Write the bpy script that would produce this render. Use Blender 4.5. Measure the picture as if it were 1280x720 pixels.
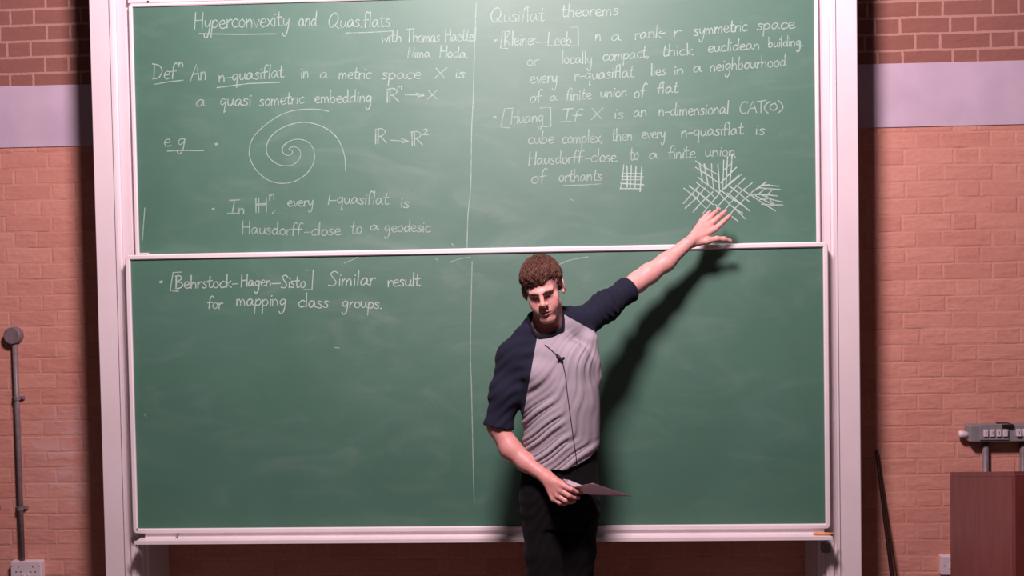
import bpy, bmesh, math, random
import numpy as np
from mathutils import Vector, Matrix
from mathutils.bvhtree import BVHTree

for o in list(bpy.data.objects):
    bpy.data.objects.remove(o)
C = bpy.context.scene
COL = C.collection
random.seed(5)
rng = np.random.RandomState(7)

# ------------------------------------------------------------------ camera
CAM_X, CAM_Y, CAM_Z = 0.3455, -4.6, 1.745
YAW, PITCH, ROLL, FPX = 0.0401, -0.0271, 0.018, 1232.8


def rot(yaw, pitch, roll):
    cy, sy = math.cos(yaw), math.sin(yaw)
    cp, sp = math.cos(pitch), math.sin(pitch)
    cr, sr = math.cos(roll), math.sin(roll)
    return (np.array([[cy, -sy, 0], [sy, cy, 0], [0, 0, 1]]) @ np.array([[1, 0, 0], [0, cp, -sp], [0, sp, cp]])
            @ np.array([[cr, 0, sr], [0, 1, 0], [-sr, 0, cr]]))


CM = rot(YAW, PITCH, ROLL)
CO = np.array([CAM_X, CAM_Y, CAM_Z])
cd = bpy.data.cameras.new('camera')
cam = bpy.data.objects.new('camera', cd)
COL.objects.link(cam)
cd.sensor_width = 36.0
cd.lens = 36.0 * FPX / 1280.0
cd.clip_start = 0.05
bm_ = np.stack([CM[:, 0], CM[:, 2], -CM[:, 1]], axis=1)
mw = Matrix([list(bm_[i]) + [CO[i]] for i in range(3)] + [[0, 0, 0, 1]])
cam.matrix_world = mw
C.camera = cam

# ------------------------------------------------------------------ light
C.view_settings.view_transform = 'Standard'
C.view_settings.look = 'None'
C.view_settings.gamma = 1.0
C.view_settings.use_curve_mapping = False
C.view_settings.exposure = 0.0
w = bpy.data.worlds.new('world')
C.world = w
w.use_nodes = True
bg = w.node_tree.nodes['Background']
bg.inputs[0].default_value = (1.0, 0.80, 0.84, 1)
bg.inputs[1].default_value = 0.028


def spot(name, loc, target, power, size, radius, blend, color):
    l = bpy.data.lights.new(name, 'SPOT')
    l.energy = power
    l.color = color
    l.spot_size = math.radians(size)
    l.spot_blend = blend
    l.shadow_soft_size = radius
    o = bpy.data.objects.new(name, l)
    COL.objects.link(o)
    o.location = loc
    d = Vector(target) - Vector(loc)
    o.rotation_euler = d.to_track_quat('-Z', 'Y').to_euler()
    return o


PINK = (1.0, 0.735, 0.80)
spot('board_spotlight', (0.16, -2.55, 3.72), (0.0, -0.3, 1.9), 700, 155, 0.28, 0.6, PINK)


# ------------------------------------------------------------------ helpers
def at(px, py, y):
    d = CM @ np.array([(px - 640) / FPX, 1.0, (360 - py) / FPX])
    t = (y - CAM_Y) / d[1]
    return CO + t * d


def ray(px, py):
    d = CM @ np.array([(px - 640) / FPX, 1.0, (360 - py) / FPX])
    return Vector(CO), Vector(d).normalized()


def project(P):
    q = (np.asarray(P) - CO) @ CM
    return 640 + FPX * q[..., 0] / q[..., 1], 360 - FPX * q[..., 2] / q[..., 1]


def tag(o, label=None, cat=None, group=None, kind=None):
    if label: o['label'] = label
    if cat: o['category'] = cat
    if group: o['group'] = group
    if kind: o['kind'] = kind
    return o


def obj(name, bm, mat, parent=None, smooth=False):
    me = bpy.data.meshes.new(name)
    bmesh.ops.recalc_face_normals(bm, faces=bm.faces)
    bm.to_mesh(me)
    bm.free()
    return link_mesh(name, me, mat, parent, smooth)


def link_mesh(name, me, mat, parent=None, smooth=False):
    o = bpy.data.objects.new(name, me)
    COL.objects.link(o)
    me.materials.append(mat)
    if smooth:
        me.polygons.foreach_set('use_smooth', [True] * len(me.polygons))
    if parent is not None:
        o.parent = parent
        o.matrix_parent_inverse = Matrix.Translation(-Vector(parent.location))
    return o


def thing(name, loc, label, cat, group=None):
    o = bpy.data.objects.new(name, None)
    COL.objects.link(o)
    o.location = loc
    o.empty_display_size = 0.1
    return tag(o, label, cat, group)


def box(bm, x0, x1, y0, y1, z0, z1, bev=0.0, seg=2):
    v = [bm.verts.new((x, y, z)) for x in (x0, x1) for y in (y0, y1) for z in (z0, z1)]
    fs = [(0, 1, 3, 2), (4, 6, 7, 5), (0, 4, 5, 1), (2, 3, 7, 6), (0, 2, 6, 4), (1, 5, 7, 3)]
    faces = [bm.faces.new([v[i] for i in f]) for f in fs]
    if bev > 0:
        es = list({e for f in faces for e in f.edges})
        bmesh.ops.bevel(bm, geom=es, offset=bev, segments=seg, affect='EDGES', profile=0.5)
    return bm


def nbox(*a, **k):
    return box(bmesh.new(), *a, **k)


def tube(bm, pts, r, n=12, caps=True):
    pts = [Vector(p) for p in pts]
    rs = r if isinstance(r, (list, tuple)) else [r] * len(pts)
    rings = []
    up = Vector((0.31, 0.42, 0.85))
    for i, p in enumerate(pts):
        t = (pts[min(i + 1, len(pts) - 1)] - pts[max(i - 1, 0)]).normalized()
        a = t.cross(up)
        if a.length < 1e-4: a = t.cross(Vector((1, 0, 0)))
        a.normalize()
        b = t.cross(a)
        rings.append([bm.verts.new(p + (a * math.cos(2 * math.pi * k / n) + b * math.sin(2 * math.pi * k / n)) * rs[i]) for k in range(n)])
    for i in range(len(rings) - 1):
        for k in range(n):
            bm.faces.new((rings[i][k], rings[i][(k + 1) % n], rings[i + 1][(k + 1) % n], rings[i + 1][k]))
    if caps:
        bm.faces.new(rings[0])
        bm.faces.new(rings[-1][::-1])
    return bm


def prism_z(bm, poly, z0, z1):
    a = [bm.verts.new((x, y, z0)) for x, y in poly]
    b = [bm.verts.new((x, y, z1)) for x, y in poly]
    n = len(poly)
    for i in range(n):
        bm.faces.new((a[i], a[(i + 1) % n], b[(i + 1) % n], b[i]))
    bm.faces.new(a[::-1])
    bm.faces.new(b)
    return bm


# ------------------------------------------------------------------ materials
class NT:
    def __init__(self, name, rough=0.5, spec=0.5, metal=0.0):
        m = bpy.data.materials.new(name)
        m.use_nodes = True
        self.m, self.t = m, m.node_tree
        self.b = self.t.nodes['Principled BSDF']
        self.b.inputs['Roughness'].default_value = rough
        self.b.inputs['Specular IOR Level'].default_value = spec
        self.b.inputs['Metallic'].default_value = metal

    def n(self, typ, **kw):
        x = self.t.nodes.new(typ)
        for k, v in kw.items(): setattr(x, k, v)
        return x

    def l(self, a, b):
        self.t.links.new(a, b)

    def val(self, x, i, v):
        if hasattr(v, 'is_linked') or isinstance(v, bpy.types.NodeSocket): self.l(v, x.inputs[i])
        else: x.inputs[i].default_value = v

    def math(self, op, a, b=0.0, c=0.0, clamp=False):
        x = self.n('ShaderNodeMath', operation=op)
        x.use_clamp = clamp
        self.val(x, 0, a); self.val(x, 1, b); self.val(x, 2, c)
        return x.outputs[0]

    def mix(self, f, a, b):
        x = self.n('ShaderNodeMix', data_type='RGBA')
        self.val(x, 0, f)
        for i, v in ((6, a), (7, b)):
            if isinstance(v, tuple): x.inputs[i].default_value = (*v, 1) if len(v) == 3 else v
            else: self.l(v, x.inputs[i])
        return x.outputs[2]

    def pos(self, scale=(1, 1, 1)):
        tc = self.n('ShaderNodeTexCoord')
        mp = self.n('ShaderNodeMapping')
        mp.inputs['Scale'].default_value = scale
        self.l(tc.outputs['Object'], mp.inputs[0])
        return mp.outputs[0]

    def noise(self, vec, scale, detail=3.0, rough=0.5, dist=0.0):
        x = self.n('ShaderNodeTexNoise')
        self.l(vec, x.inputs['Vector'])
        x.inputs['Scale'].default_value = scale
        x.inputs['Detail'].default_value = detail
        x.inputs['Roughness'].default_value = rough
        x.inputs['Distortion'].default_value = dist
        return x.outputs[0]

    def ramp(self, f, lo, hi):
        x = self.n('ShaderNodeMapRange', interpolation_type='SMOOTHSTEP')
        self.l(f, x.inputs[0])
        x.inputs[1].default_value = lo
        x.inputs[2].default_value = hi
        return x.outputs[0]

    def color(self, c):
        if isinstance(c, tuple): self.b.inputs['Base Color'].default_value = (*c, 1)
        else: self.l(c, self.b.inputs['Base Color'])

    def bump(self, h, strength=0.3, dist=0.01):
        x = self.n('ShaderNodeBump')
        x.inputs['Strength'].default_value = strength
        x.inputs['Distance'].default_value = dist
        self.l(h, x.inputs['Height'])
        self.l(x.outputs[0], self.b.inputs['Normal'])


def simple(name, c1, c2, scale=20, rough=0.5, spec=0.5, metal=0.0, bump=0.0, stretch=(1, 1, 1), lo=0.3, hi=0.7):
    m = NT(name, rough, spec, metal)
    nz = m.noise(m.pos(stretch), scale, 4)
    m.color(m.mix(m.ramp(nz, lo, hi), c1, c2))
    if bump: m.bump(nz, bump, 0.003)
    return m.m


def brick_material():
    m = NT('red_brick', 0.85, 0.2)
    tc = m.n('ShaderNodeTexCoord')
    sx = m.n('ShaderNodeSeparateXYZ')
    m.l(tc.outputs['Object'], sx.inputs[0])
    wv = m.noise(m.pos(), 3.0, 2)
    wob = m.math('MULTIPLY', m.math('SUBTRACT', wv, 0.5), 0.012)
    zz = m.math('ADD', m.math('ADD', sx.outputs[2], 0.0245), wob)
    row = m.math('FLOOR', m.math('DIVIDE', zz, 0.075))
    fz = m.math('SUBTRACT', zz, m.math('MULTIPLY', row, 0.075))
    par = m.math('MODULO', m.math('ADD', row, 100), 2.0)
    # jitter of each course so the perpends do not line up perfectly
    rnd = m.n('ShaderNodeTexWhiteNoise', noise_dimensions='1D')
    m.l(row, rnd.inputs['W'])
    sh = m.math('ADD', m.math('MULTIPLY', par, 0.16875), m.math('MULTIPLY', rnd.outputs[0], 0.03))
    xx = m.math('ADD', m.math('ADD', m.math('ADD', sx.outputs[0], sh), 10.0), wob)
    col = m.math('FLOOR', m.math('DIVIDE', xx, 0.3375))
    fx = m.math('SUBTRACT', xx, m.math('MULTIPLY', col, 0.3375))
    head = m.math('GREATER_THAN', fx, 0.225)
    # distance to the nearest joint
    d1 = m.math('MINIMUM', m.math('MINIMUM', fx, m.math('ABSOLUTE', m.math('SUBTRACT', fx, 0.225))), m.math('SUBTRACT', 0.3375, fx))
    d2 = m.math('MINIMUM', fz, m.math('SUBTRACT', 0.075, fz))
    d = m.math('MINIMUM', d1, d2)
    edge = m.noise(m.pos(), 60, 2)
    dd = m.math('ADD', d, m.math('MULTIPLY', m.math('SUBTRACT', edge, 0.5), 0.006))
    face = m.ramp(dd, 0.0035, 0.0075)
    cell = m.n('ShaderNodeCombineXYZ')
    m.l(m.math('ADD', col, m.math('MULTIPLY', head, 0.5)), cell.inputs[0])
    m.l(row, cell.inputs[1])
    wn = m.n('ShaderNodeTexWhiteNoise', noise_dimensions='2D')
    m.l(cell.outputs[0], wn.inputs['Vector'])
    grain = m.noise(m.pos(), 45, 5, 0.6)
    big = m.noise(m.pos(), 1.3, 2)
    c = m.mix(wn.outputs[0], (0.58, 0.265, 0.205), (0.65, 0.32, 0.245))
    c = m.mix(m.math('MULTIPLY', m.ramp(grain, 0.35, 0.75), 0.35), c, (0.46, 0.20, 0.15))
    c = m.mix(m.math('MULTIPLY', m.ramp(big, 0.5, 0.75), 0.25), c, (0.66, 0.36, 0.29))
    # old chalk dust rubbed onto the bricks near the conduit
    vm = m.n('ShaderNodeVectorMath', operation='DISTANCE')
    mp = m.n('ShaderNodeMapping')
    mp.inputs['Scale'].default_value = (1.4, 0, 1)
    m.l(tc.outputs['Object'], mp.inputs[0])
    m.l(mp.outputs[0], vm.inputs[0])
    vm.inputs[1].default_value = (-1.98 * 1.4, 0, 0.84)
    dust = m.math('MULTIPLY', m.ramp(vm.outputs['Value'], 0.36, 0.05), m.ramp(m.noise(m.pos((1, 1, 2.5)), 7, 4), 0.3, 0.7))
    c = m.mix(m.math('MULTIPLY', dust, 0.42), c, (0.62, 0.50, 0.52))
    # courses above the concrete band are mixed towards a darker red
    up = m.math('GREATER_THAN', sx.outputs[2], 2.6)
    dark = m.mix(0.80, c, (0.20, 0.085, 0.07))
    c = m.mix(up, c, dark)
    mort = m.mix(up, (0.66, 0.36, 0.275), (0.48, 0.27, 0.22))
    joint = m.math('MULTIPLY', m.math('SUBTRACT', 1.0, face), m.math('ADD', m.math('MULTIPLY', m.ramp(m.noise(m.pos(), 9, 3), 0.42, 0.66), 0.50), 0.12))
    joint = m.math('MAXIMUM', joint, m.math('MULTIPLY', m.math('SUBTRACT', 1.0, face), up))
    c = m.mix(joint, c, mort)
    # shade of the recessed bed joints painted as irregular dark streaks
    joint_shade = m.math('MULTIPLY', m.ramp(fz, 0.0035, 0.0015), m.ramp(m.noise(m.pos((1, 1, 6)), 5.5, 3), 0.50, 0.60))
    joint_shade = m.math('MULTIPLY', joint_shade, m.math('SUBTRACT', 1.0, up))
    c = m.mix(m.math('MULTIPLY', joint_shade, 0.75), c, (0.20, 0.08, 0.065))
    m.color(c)
    h = m.math('ADD', m.math('MULTIPLY', face, m.math('ADD', 0.35, m.math('MULTIPLY', m.ramp(m.noise(m.pos((1, 1, 3)), 6, 3), 0.4, 0.65), 1.1))), m.math('MULTIPLY', grain, 0.25))
    # each course leans out slightly towards its lower edge
    h = m.math('ADD', h, m.math('MULTIPLY', m.math('SUBTRACT', 0.075, fz), 3.0))
    m.bump(h, 0.35, 0.005)
    return m.m


def board_material():
    m = NT('green_chalkboard', 0.6, 0.85)
    p = m.pos()
    g = m.noise(p, 1.6, 3, 0.55, 0.6)
    sw = m.noise(m.pos((1.0, 1, 2.4)), 2.6, 5, 0.6, 1.2)
    fine = m.noise(m.pos((2.5, 1, 1)), 14, 5, 0.65)
    c = m.mix(m.ramp(g, 0.3, 0.7), (0.053, 0.163, 0.110), (0.064, 0.184, 0.127))
    smear = m.math('MULTIPLY', m.ramp(sw, 0.48, 0.78), m.math('ADD', m.math('MULTIPLY', fine, 0.12), 0.04))
    # paler, greyer cloud centred on the middle of the boards
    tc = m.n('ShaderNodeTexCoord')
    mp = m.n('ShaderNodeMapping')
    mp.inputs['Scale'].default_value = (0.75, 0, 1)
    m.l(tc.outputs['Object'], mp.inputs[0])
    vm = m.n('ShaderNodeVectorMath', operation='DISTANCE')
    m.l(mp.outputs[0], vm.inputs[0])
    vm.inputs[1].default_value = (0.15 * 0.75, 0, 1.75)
    mid_pale = m.math('MULTIPLY', m.ramp(vm.outputs['Value'], 0.95, 0.15), m.math('ADD', 0.055, m.math('MULTIPLY', m.ramp(sw, 0.3, 0.7), 0.09)))
    smear = m.math('ADD', smear, mid_pale)
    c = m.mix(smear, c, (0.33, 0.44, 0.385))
    m.color(c)
    m.l(m.math('ADD', 0.54, m.math('MULTIPLY', sw, 0.10)), m.b.inputs['Roughness'])
    return m.m


def chalk_material(name, base, worn):
    m = NT(name, 0.9, 0.1)
    nz = m.noise(m.pos(), 55, 4, 0.6)
    m.color(m.mix(m.ramp(nz, 0.25, 0.62), worn, base))
    return m.m


def skin_material():
    m = NT('skin', 0.48, 0.4)
    nz = m.noise(m.pos(), 30, 4)
    c = m.mix(m.ramp(nz, 0.3, 0.7), (0.64, 0.335, 0.295), (0.70, 0.385, 0.34))
    a = m.n('ShaderNodeAttribute', attribute_name='tint')
    sep = m.n('ShaderNodeSeparateColor')
    m.l(a.outputs['Color'], sep.inputs[0])
    c = m.mix(sep.outputs[0], c, (0.42, 0.125, 0.115))      # lips, flush, redder lowered forearm
    c = m.mix(sep.outputs[1], c, (0.045, 0.025, 0.02))      # open mouth, lash line
    c = m.mix(m.math('MULTIPLY', sep.outputs[2], 0.5), c, (0.30, 0.16, 0.13))   # shaved beard
    m.color(c)
    m.b.inputs['Subsurface Weight'].default_value = 0.12
    m.b.inputs['Subsurface Radius'].default_value = (0.010, 0.004, 0.002)
    m.b.inputs['Subsurface Scale'].default_value = 0.6
    return m.m


def cloth_material(name, c1, c2, weave=900, rough=0.9):
    m = NT(name, rough, 0.15)
    a = m.noise(m.pos(), 9, 3)
    f = m.noise(m.pos(), weave * 0.25, 2)
    c = m.mix(m.ramp(a, 0.3, 0.7), c1, c2)
    c = m.mix(m.math('MULTIPLY', f, 0.25), c, tuple(x * 0.75 for x in c1))
    m.color(c)
    m.bump(f, 0.08, 0.002)
    m.b.inputs['Sheen Weight'].default_value = 0.02
    return m.m


def wood_material(name, c1, c2):
    m = NT(name, 0.42, 0.4)
    p = m.pos((6, 6, 0.7))
    g = m.noise(p, 6, 5, 0.6, 0.8)
    c = m.mix(m.ramp(g, 0.3, 0.7), c1, c2)
    m.color(c)
    return m.m


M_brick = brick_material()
M_band = simple('painted_concrete', (0.52, 0.43, 0.53), (0.58, 0.48, 0.58), 6, 0.8, 0.2)
M_white = simple('white_paint', (0.76, 0.69, 0.71), (0.80, 0.73, 0.75), 4, 0.55, 0.2)
M_rail = simple('white_enamel_rail', (0.80, 0.74, 0.755), (0.84, 0.78, 0.79), 8, 0.3, 0.5)
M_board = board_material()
M_chalk = chalk_material('white_chalk', (0.315, 0.455, 0.39), (0.22, 0.34, 0.285))
M_chalk2 = chalk_material('bright_chalk', (0.40, 0.55, 0.475), (0.29, 0.41, 0.35))
M_skin = skin_material()
M_grey = cloth_material('heather_grey_jersey', (0.31, 0.285, 0.32), (0.35, 0.325, 0.36))
M_navy = cloth_material('navy_jersey', (0.011, 0.0135, 0.027), (0.015, 0.018, 0.034))
M_collar = cloth_material('dark_navy_rib', (0.010, 0.011, 0.020), (0.016, 0.017, 0.028))
M_trouser = cloth_material('black_denim', (0.0035, 0.0038, 0.0048), (0.0055, 0.0058, 0.007))
M_hair = simple('brown_hair', (0.058, 0.026, 0.017), (0.110, 0.054, 0.036), 90, 0.65, 0.2, stretch=(1, 1, 0.35))
M_brow = simple('brow_hair', (0.030, 0.014, 0.010), (0.05, 0.025, 0.018), 90, 0.6, 0.2)
M_shoe = simple('dark_leather', (0.012, 0.010, 0.010), (0.02, 0.018, 0.017), 30, 0.4, 0.5)
M_black = simple('black_plastic', (0.010, 0.010, 0.011), (0.016, 0.016, 0.018), 60, 0.45, 0.4)
M_cable = simple('black_cable', (0.018, 0.014, 0.016), (0.026, 0.02, 0.022), 60, 0.6, 0.3)
M_paper = simple('white_paper', (0.60, 0.50, 0.54), (0.63, 0.53, 0.57), 8, 0.8, 0.2)
_t = M_paper.node_tree
_tr = _t.nodes.new('ShaderNodeBsdfTranslucent'); _tr.inputs[0].default_value = (0.62, 0.50, 0.54, 1)
_mx = _t.nodes.new('ShaderNodeMixShader'); _mx.inputs[0].default_value = 0.35
_t.links.new(_t.nodes['Principled BSDF'].outputs[0], _mx.inputs[1]); _t.links.new(_tr.outputs[0], _mx.inputs[2])
_t.links.new(_mx.outputs[0], _t.nodes['Material Output'].inputs[0])
M_steel = simple('grey_conduit', (0.155, 0.125, 0.135), (0.21, 0.17, 0.18), 30, 0.45, 0.5)
M_trunk = simple('grey_trunking', (0.22, 0.21, 0.225), (0.27, 0.255, 0.27), 25, 0.5, 0.4)
M_plate = simple('socket_plastic', (0.66, 0.58, 0.62), (0.70, 0.62, 0.66), 10, 0.35, 0.5)
M_wood = wood_material('dark_red_wood', (0.150, 0.045, 0.041), (0.190, 0.058, 0.052))
M_wood2 = wood_material('mahogany_front', (0.13, 0.030, 0.026), (0.165, 0.040, 0.034))
M_stick = wood_material('dark_stick_wood', (0.018, 0.008, 0.007), (0.03, 0.012, 0.010))
M_floor = simple('vinyl_floor', (0.10, 0.07, 0.06), (0.13, 0.09, 0.08), 5, 0.5, 0.4)
M_orange = chalk_material('orange_chalk', (0.80, 0.36, 0.12), (0.70, 0.28, 0.10))

# ------------------------------------------------------------------ setting
tag(obj('floor', nbox(-4, 4, -6.5, 0.25, -0.1, 0.0), M_floor), kind='structure')
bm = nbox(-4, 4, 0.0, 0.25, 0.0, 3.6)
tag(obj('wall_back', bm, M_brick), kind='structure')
for n_, (a, b) in (('trim_1', (-4.0, 4.0)),):
    tag(obj(n_, nbox(a, b, -0.006, 0.05, 2.326, 2.616, 0.002), M_band), kind='structure')


# ------------------------------------------------------------------ posts of the sliding boards
def board_post(sign, label):
    # half profile in (distance from centre, y), outer edge first
    prof = [(1.671, -0.001), (1.671, -0.296), (1.667, -0.300), (1.580, -0.300), (1.575, -0.309), (1.566, -0.309), (1.563, -0.285), (1.556, -0.285),
            (1.552, -0.290), (1.524, -0.290), (1.520, -0.262), (1.512, -0.255), (1.512, -0.235), (1.500, -0.23), (1.500, -0.001)]
    t = thing('board_post', (sign * 1.6, -0.15, 0.0), label, 'post')
    obj('post_casing', prism_z(bmesh.new(), [(sign * x, y) for x, y in prof], 0.0, 3.35), M_white, t)
    # guide strip low in the channel
    b = nbox(min(sign * 1.550, sign * 1.530), max(sign * 1.550, sign * 1.530), -0.302, -0.2895, 0.0, 0.545, 0.002)
    obj('guide_strip', b, M_white, t)
    return t


P_l = board_post(-1, 'tall white board post left of the chalkboards, beside the grey conduit')
P_r = board_post(1, 'tall white board post right of the chalkboards, towards the lectern')
b = nbox(1.497, 1.533, -0.322, -0.285, 0.46, 0.50, 0.004)
obj('stop_bracket', b, M_trunk, P_r)


# ------------------------------------------------------------------ chalk lettering
def cr(pts, sub=5):
    if len(pts) < 3: return [np.array(p, float) for p in pts]
    P = [np.array(p, float) for p in pts]
    P = [2 * P[0] - P[1]] + P + [2 * P[-1] - P[-2]]
    out = []
    for i in range(1, len(P) - 2):
        for k in range(sub):
            t = k / sub
            out.append(0.5 * ((2 * P[i]) + (-P[i - 1] + P[i + 1]) * t + (2 * P[i - 1] - 5 * P[i] + 4 * P[i + 1] - P[i + 2]) * t * t
                              + (-P[i - 1] + 3 * P[i] - 3 * P[i + 1] + P[i + 2]) * t ** 3))
    out.append(P[-2])
    return out


# glyphs: advance, strokes ('s' smooth / 'l' straight) in x-height units, y up
G = {
    'a': (.98, [('s', [(.72, .85), (.4, 1), (.1, .58), (.2, .08), (.5, .15), (.72, .8), (.74, .25), (.98, .05)])]),
    'b': (.85, [('s', [(.12, 2.0), (.1, 1), (.12, .1)]), ('s', [(.12, .6), (.45, .95), (.72, .5), (.45, .02), (.12, .12)])]),
    'c': (.80, [('s', [(.75, .85), (.45, 1), (.1, .55), (.3, .02), (.8, .15)])]),
    'd': (.95, [('s', [(.7, .8), (.4, .95), (.1, .5), (.3, .02), (.66, .3), (.74, 1.2), (.74, 2.0)]), ('s', [(.72, .5), (.78, .1), (.95, .04)])]),
    'e': (.85, [('s', [(.12, .5), (.68, .6), (.55, 1), (.2, .85), (.1, .4), (.4, 0), (.85, .15)])]),
    'f': (.66, [('s', [(.78, 1.85), (.52, 2.05), (.3, 1.6), (.27, .9), (.25, 0)]), ('l', [(.02, .95), (.66, 1.02)])]),
    'g': (.90, [('s', [(.72, .85), (.4, 1), (.1, .6), (.35, .15), (.7, .6), (.74, .95), (.72, 0), (.66, -.7), (.38, -1.15), (.12, -.8)])]),
    'h': (.86, [('l', [(.1, 2.0), (.12, 0)]), ('s', [(.12, .5), (.45, .95), (.68, .65), (.72, 0)])]),
    'i': (.34, [('l', [(.15, .9), (.18, 0)]), ('l', [(.17, 1.38), (.24, 1.46)])]),
    'j': (.34, [('l', [(.15, .9), (.18, 0)])]),
    'k': (.78, [('l', [(.1, 2.0), (.12, 0)]), ('l', [(.62, 1.0), (.14, .45), (.74, 0)])]),
    'l': (.36, [('l', [(.15, 2.05), (.17, 0)])]),
    'm': (1.2, [('s', [(.08, .95), (.1, .4), (.1, 0)]), ('s', [(.1, .5), (.35, .95), (.52, .6), (.53, 0)]), ('s', [(.53, .5), (.8, .95), (.98, .6), (1.02, 0)])]),
    'n': (.84, [('l', [(.08, .95), (.11, 0)]), ('s', [(.11, .5), (.42, .97), (.65, .65), (.70, 0)])]),
    'o': (.84, [('s', [(.5, 1), (.15, .75), (.15, .2), (.5, .02), (.75, .5), (.5, 1)])]),
    'p': (.86, [('l', [(.12, .95), (.10, -1.05)]), ('s', [(.12, .6), (.42, 1), (.75, .6), (.5, .08), (.12, .2)])]),
    'q': (.90, [('s', [(.7, .82), (.4, 1), (.1, .55), (.35, .1), (.7, .6), (.74, .95)]), ('l', [(.74, .9), (.66, -1.1), (.82, -.85)])]),
    'r': (.62, [('l', [(.1, .95), (.13, 0)]), ('s', [(.13, .5), (.38, .95), (.64, .88)])]),
    's': (.68, [('s', [(.6, .88), (.3, 1), (.15, .75), (.5, .42), (.52, .12), (.3, 0), (.05, .12)])]),
    't': (.66, [('s', [(.3, 1.75), (.25, .8), (.28, .15), (.45, .02), (.68, .14)]), ('l', [(.02, 1.05), (.6, 1.12)])]),
    'u': (.88, [('s', [(.1, .95), (.12, .3), (.35, .02), (.62, .3), (.7, .95)]), ('s', [(.7, .95), (.71, .3), (.9, .04)])]),
    'v': (.72, [('l', [(.05, .95), (.36, 0), (.7, .95)])]),
    'w': (1.0, [('l', [(.05, .95), (.25, 0), (.5, .75), (.7, 0), (.98, .95)])]),
    'x': (.78, [('l', [(.08, .95), (.72, 0)]), ('l', [(.72, 1.0), (.05, 0)])]),
    'y': (.85, [('s', [(.1, .95), (.15, .35), (.4, .15), (.66, .6), (.72, .95)]), ('s', [(.72, .95), (.68, -.2), (.5, -1.05), (.25, -1.1), (.12, -.75)])]),
    'z': (.7, [('l', [(.08, .95), (.65, .95), (.05, 0), (.7, 0)])]),
    'A': (1.25, [('l', [(.02, -.1), (.62, 2.0), (1.18, 0)]), ('l', [(.25, .75), (.98, .8)])]),
    'B': (1.1, [('l', [(.15, 2.0), (.17, 0)]), ('s', [(.02, 1.95), (.6, 2.0), (.8, 1.5), (.2, 1.05), (.8, .95), (.95, .4), (.5, .02), (.1, .05)])]),
    'C': (1.1, [('s', [(1.0, 1.75), (.7, 2.0), (.2, 1.5), (.15, .5), (.55, 0), (.9, .15)])]),
    'D': (1.35, [('l', [(.25, 1.95), (.27, 0)]), ('s', [(.0, 2.0), (.8, 1.75), (1.2, 1.0), (.8, .15), (.1, .02)])]),
    'H': (1.15, [('l', [(.1, 2.0), (.12, -.1)]), ('l', [(.95, 2.0), (.98, .0)]), ('l', [(.1, 1.0), (.98, 1.05)])]),
    'I': (1.0, [('l', [(.08, 2.0), (.92, 2.05)]), ('l', [(.5, 2.0), (.48, 0)]), ('l', [(.08, 0.02), (.95, 0)])]),
    'K': (1.1, [('l', [(.1, 2.0), (.12, -.1)]), ('s', [(.85, 2.0), (.4, 1.2), (.2, .95), (.6, .5), (1.0, -.05)])]),
    'L': (.95, [('l', [(.15, 2.0), (.1, .1), (.9, .0)])]),
    'N': (1.1, [('l', [(.1, 0), (.15, 2.0), (.85, .1), (.92, 2.0)])]),
    'Q': (1.45, [('s', [(.95, 1.95), (.5, 1.8), (.12, 1.0), (.3, .15), (.8, .2), (1.2, 1.0), (1.1, 1.7), (.8, 2.0)]), ('l', [(.7, .45), (1.4, -.1)])]),
    'S': (1.05, [('s', [(.95, 1.7), (.6, 2.0), (.2, 1.7), (.5, 1.1), (.85, .5), (.6, .02), (.1, .1)])]),
    'T': (1.1, [('l', [(.0, 1.9), (1.15, 2.05)]), ('l', [(.5, 1.95), (.5, 0)])]),
    'X': (1.1, [('l', [(.08, 1.95), (1.0, 0)]), ('l', [(1.05, 2.0), (.05, -.05)])]),
    '-': (.75, [('l', [(.05, .52), (.68, .56)])]),
    '.': (.35, [('l', [(.12, .02), (.2, .0), (.22, .08)])]),
    ',': (.35, [('l', [(.22, .12), (.1, -.25)])]),
    '[': (.8, [('l', [(.75, 2.25), (.22, 2.2), (.1, -.25), (.65, -.3)])]),
    ']': (.8, [('l', [(.05, 2.2), (.62, 2.25), (.7, -.2), (.1, -.25)])]),
    '(': (.5, [('s', [(.45, 2.2), (.12, 1.4), (.12, .6), (.4, -.1)])]),
    ')': (.5, [('s', [(.05, 2.2), (.4, 1.4), (.4, .6), (.1, -.1)])]),
    '0': (.9, [('s', [(.5, 1.6), (.12, 1.2), (.12, .5), (.5, .2), (.8, .8), (.5, 1.6)])]),
    '1': (.4, [('l', [(.18, 1.75), (.2, 0)])]),
    '2': (.8, [('s', [(.1, .85), (.4, 1.05), (.6, .75), (.2, .1), (.1, .02), (.75, .05)])]),
    'R': (1.25, [('l', [(.12, 2.0), (.18, 0)]), ('l', [(.36, 1.95), (.40, 0)]), ('s', [(.05, 1.95), (.6, 2.05), (1.0, 1.6), (.75, 1.1), (.4, 1.0)]), ('l', [(.6, 1.0), (1.2, .05)])]),
    '|': (1.3, [('l', [(.1, 2.0), (.12, 0)]), ('l', [(.36, 2.0), (.38, 0)]), ('l', [(1.1, 2.0), (1.12, 0)]), ('l', [(.1, .95), (1.12, 1.05)]), ('l', [(.1, 1.15), (1.12, 1.2)])]),
    '>': (2.4, [('l', [(.1, .8), (2.25, .78)]), ('s', [(1.4, 1.2), (1.9, 1.0), (2.3, .75), (1.9, .55), (1.6, .4)])]),
}


class Word(list):
    pass


class Dot(list):
    pass


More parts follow.
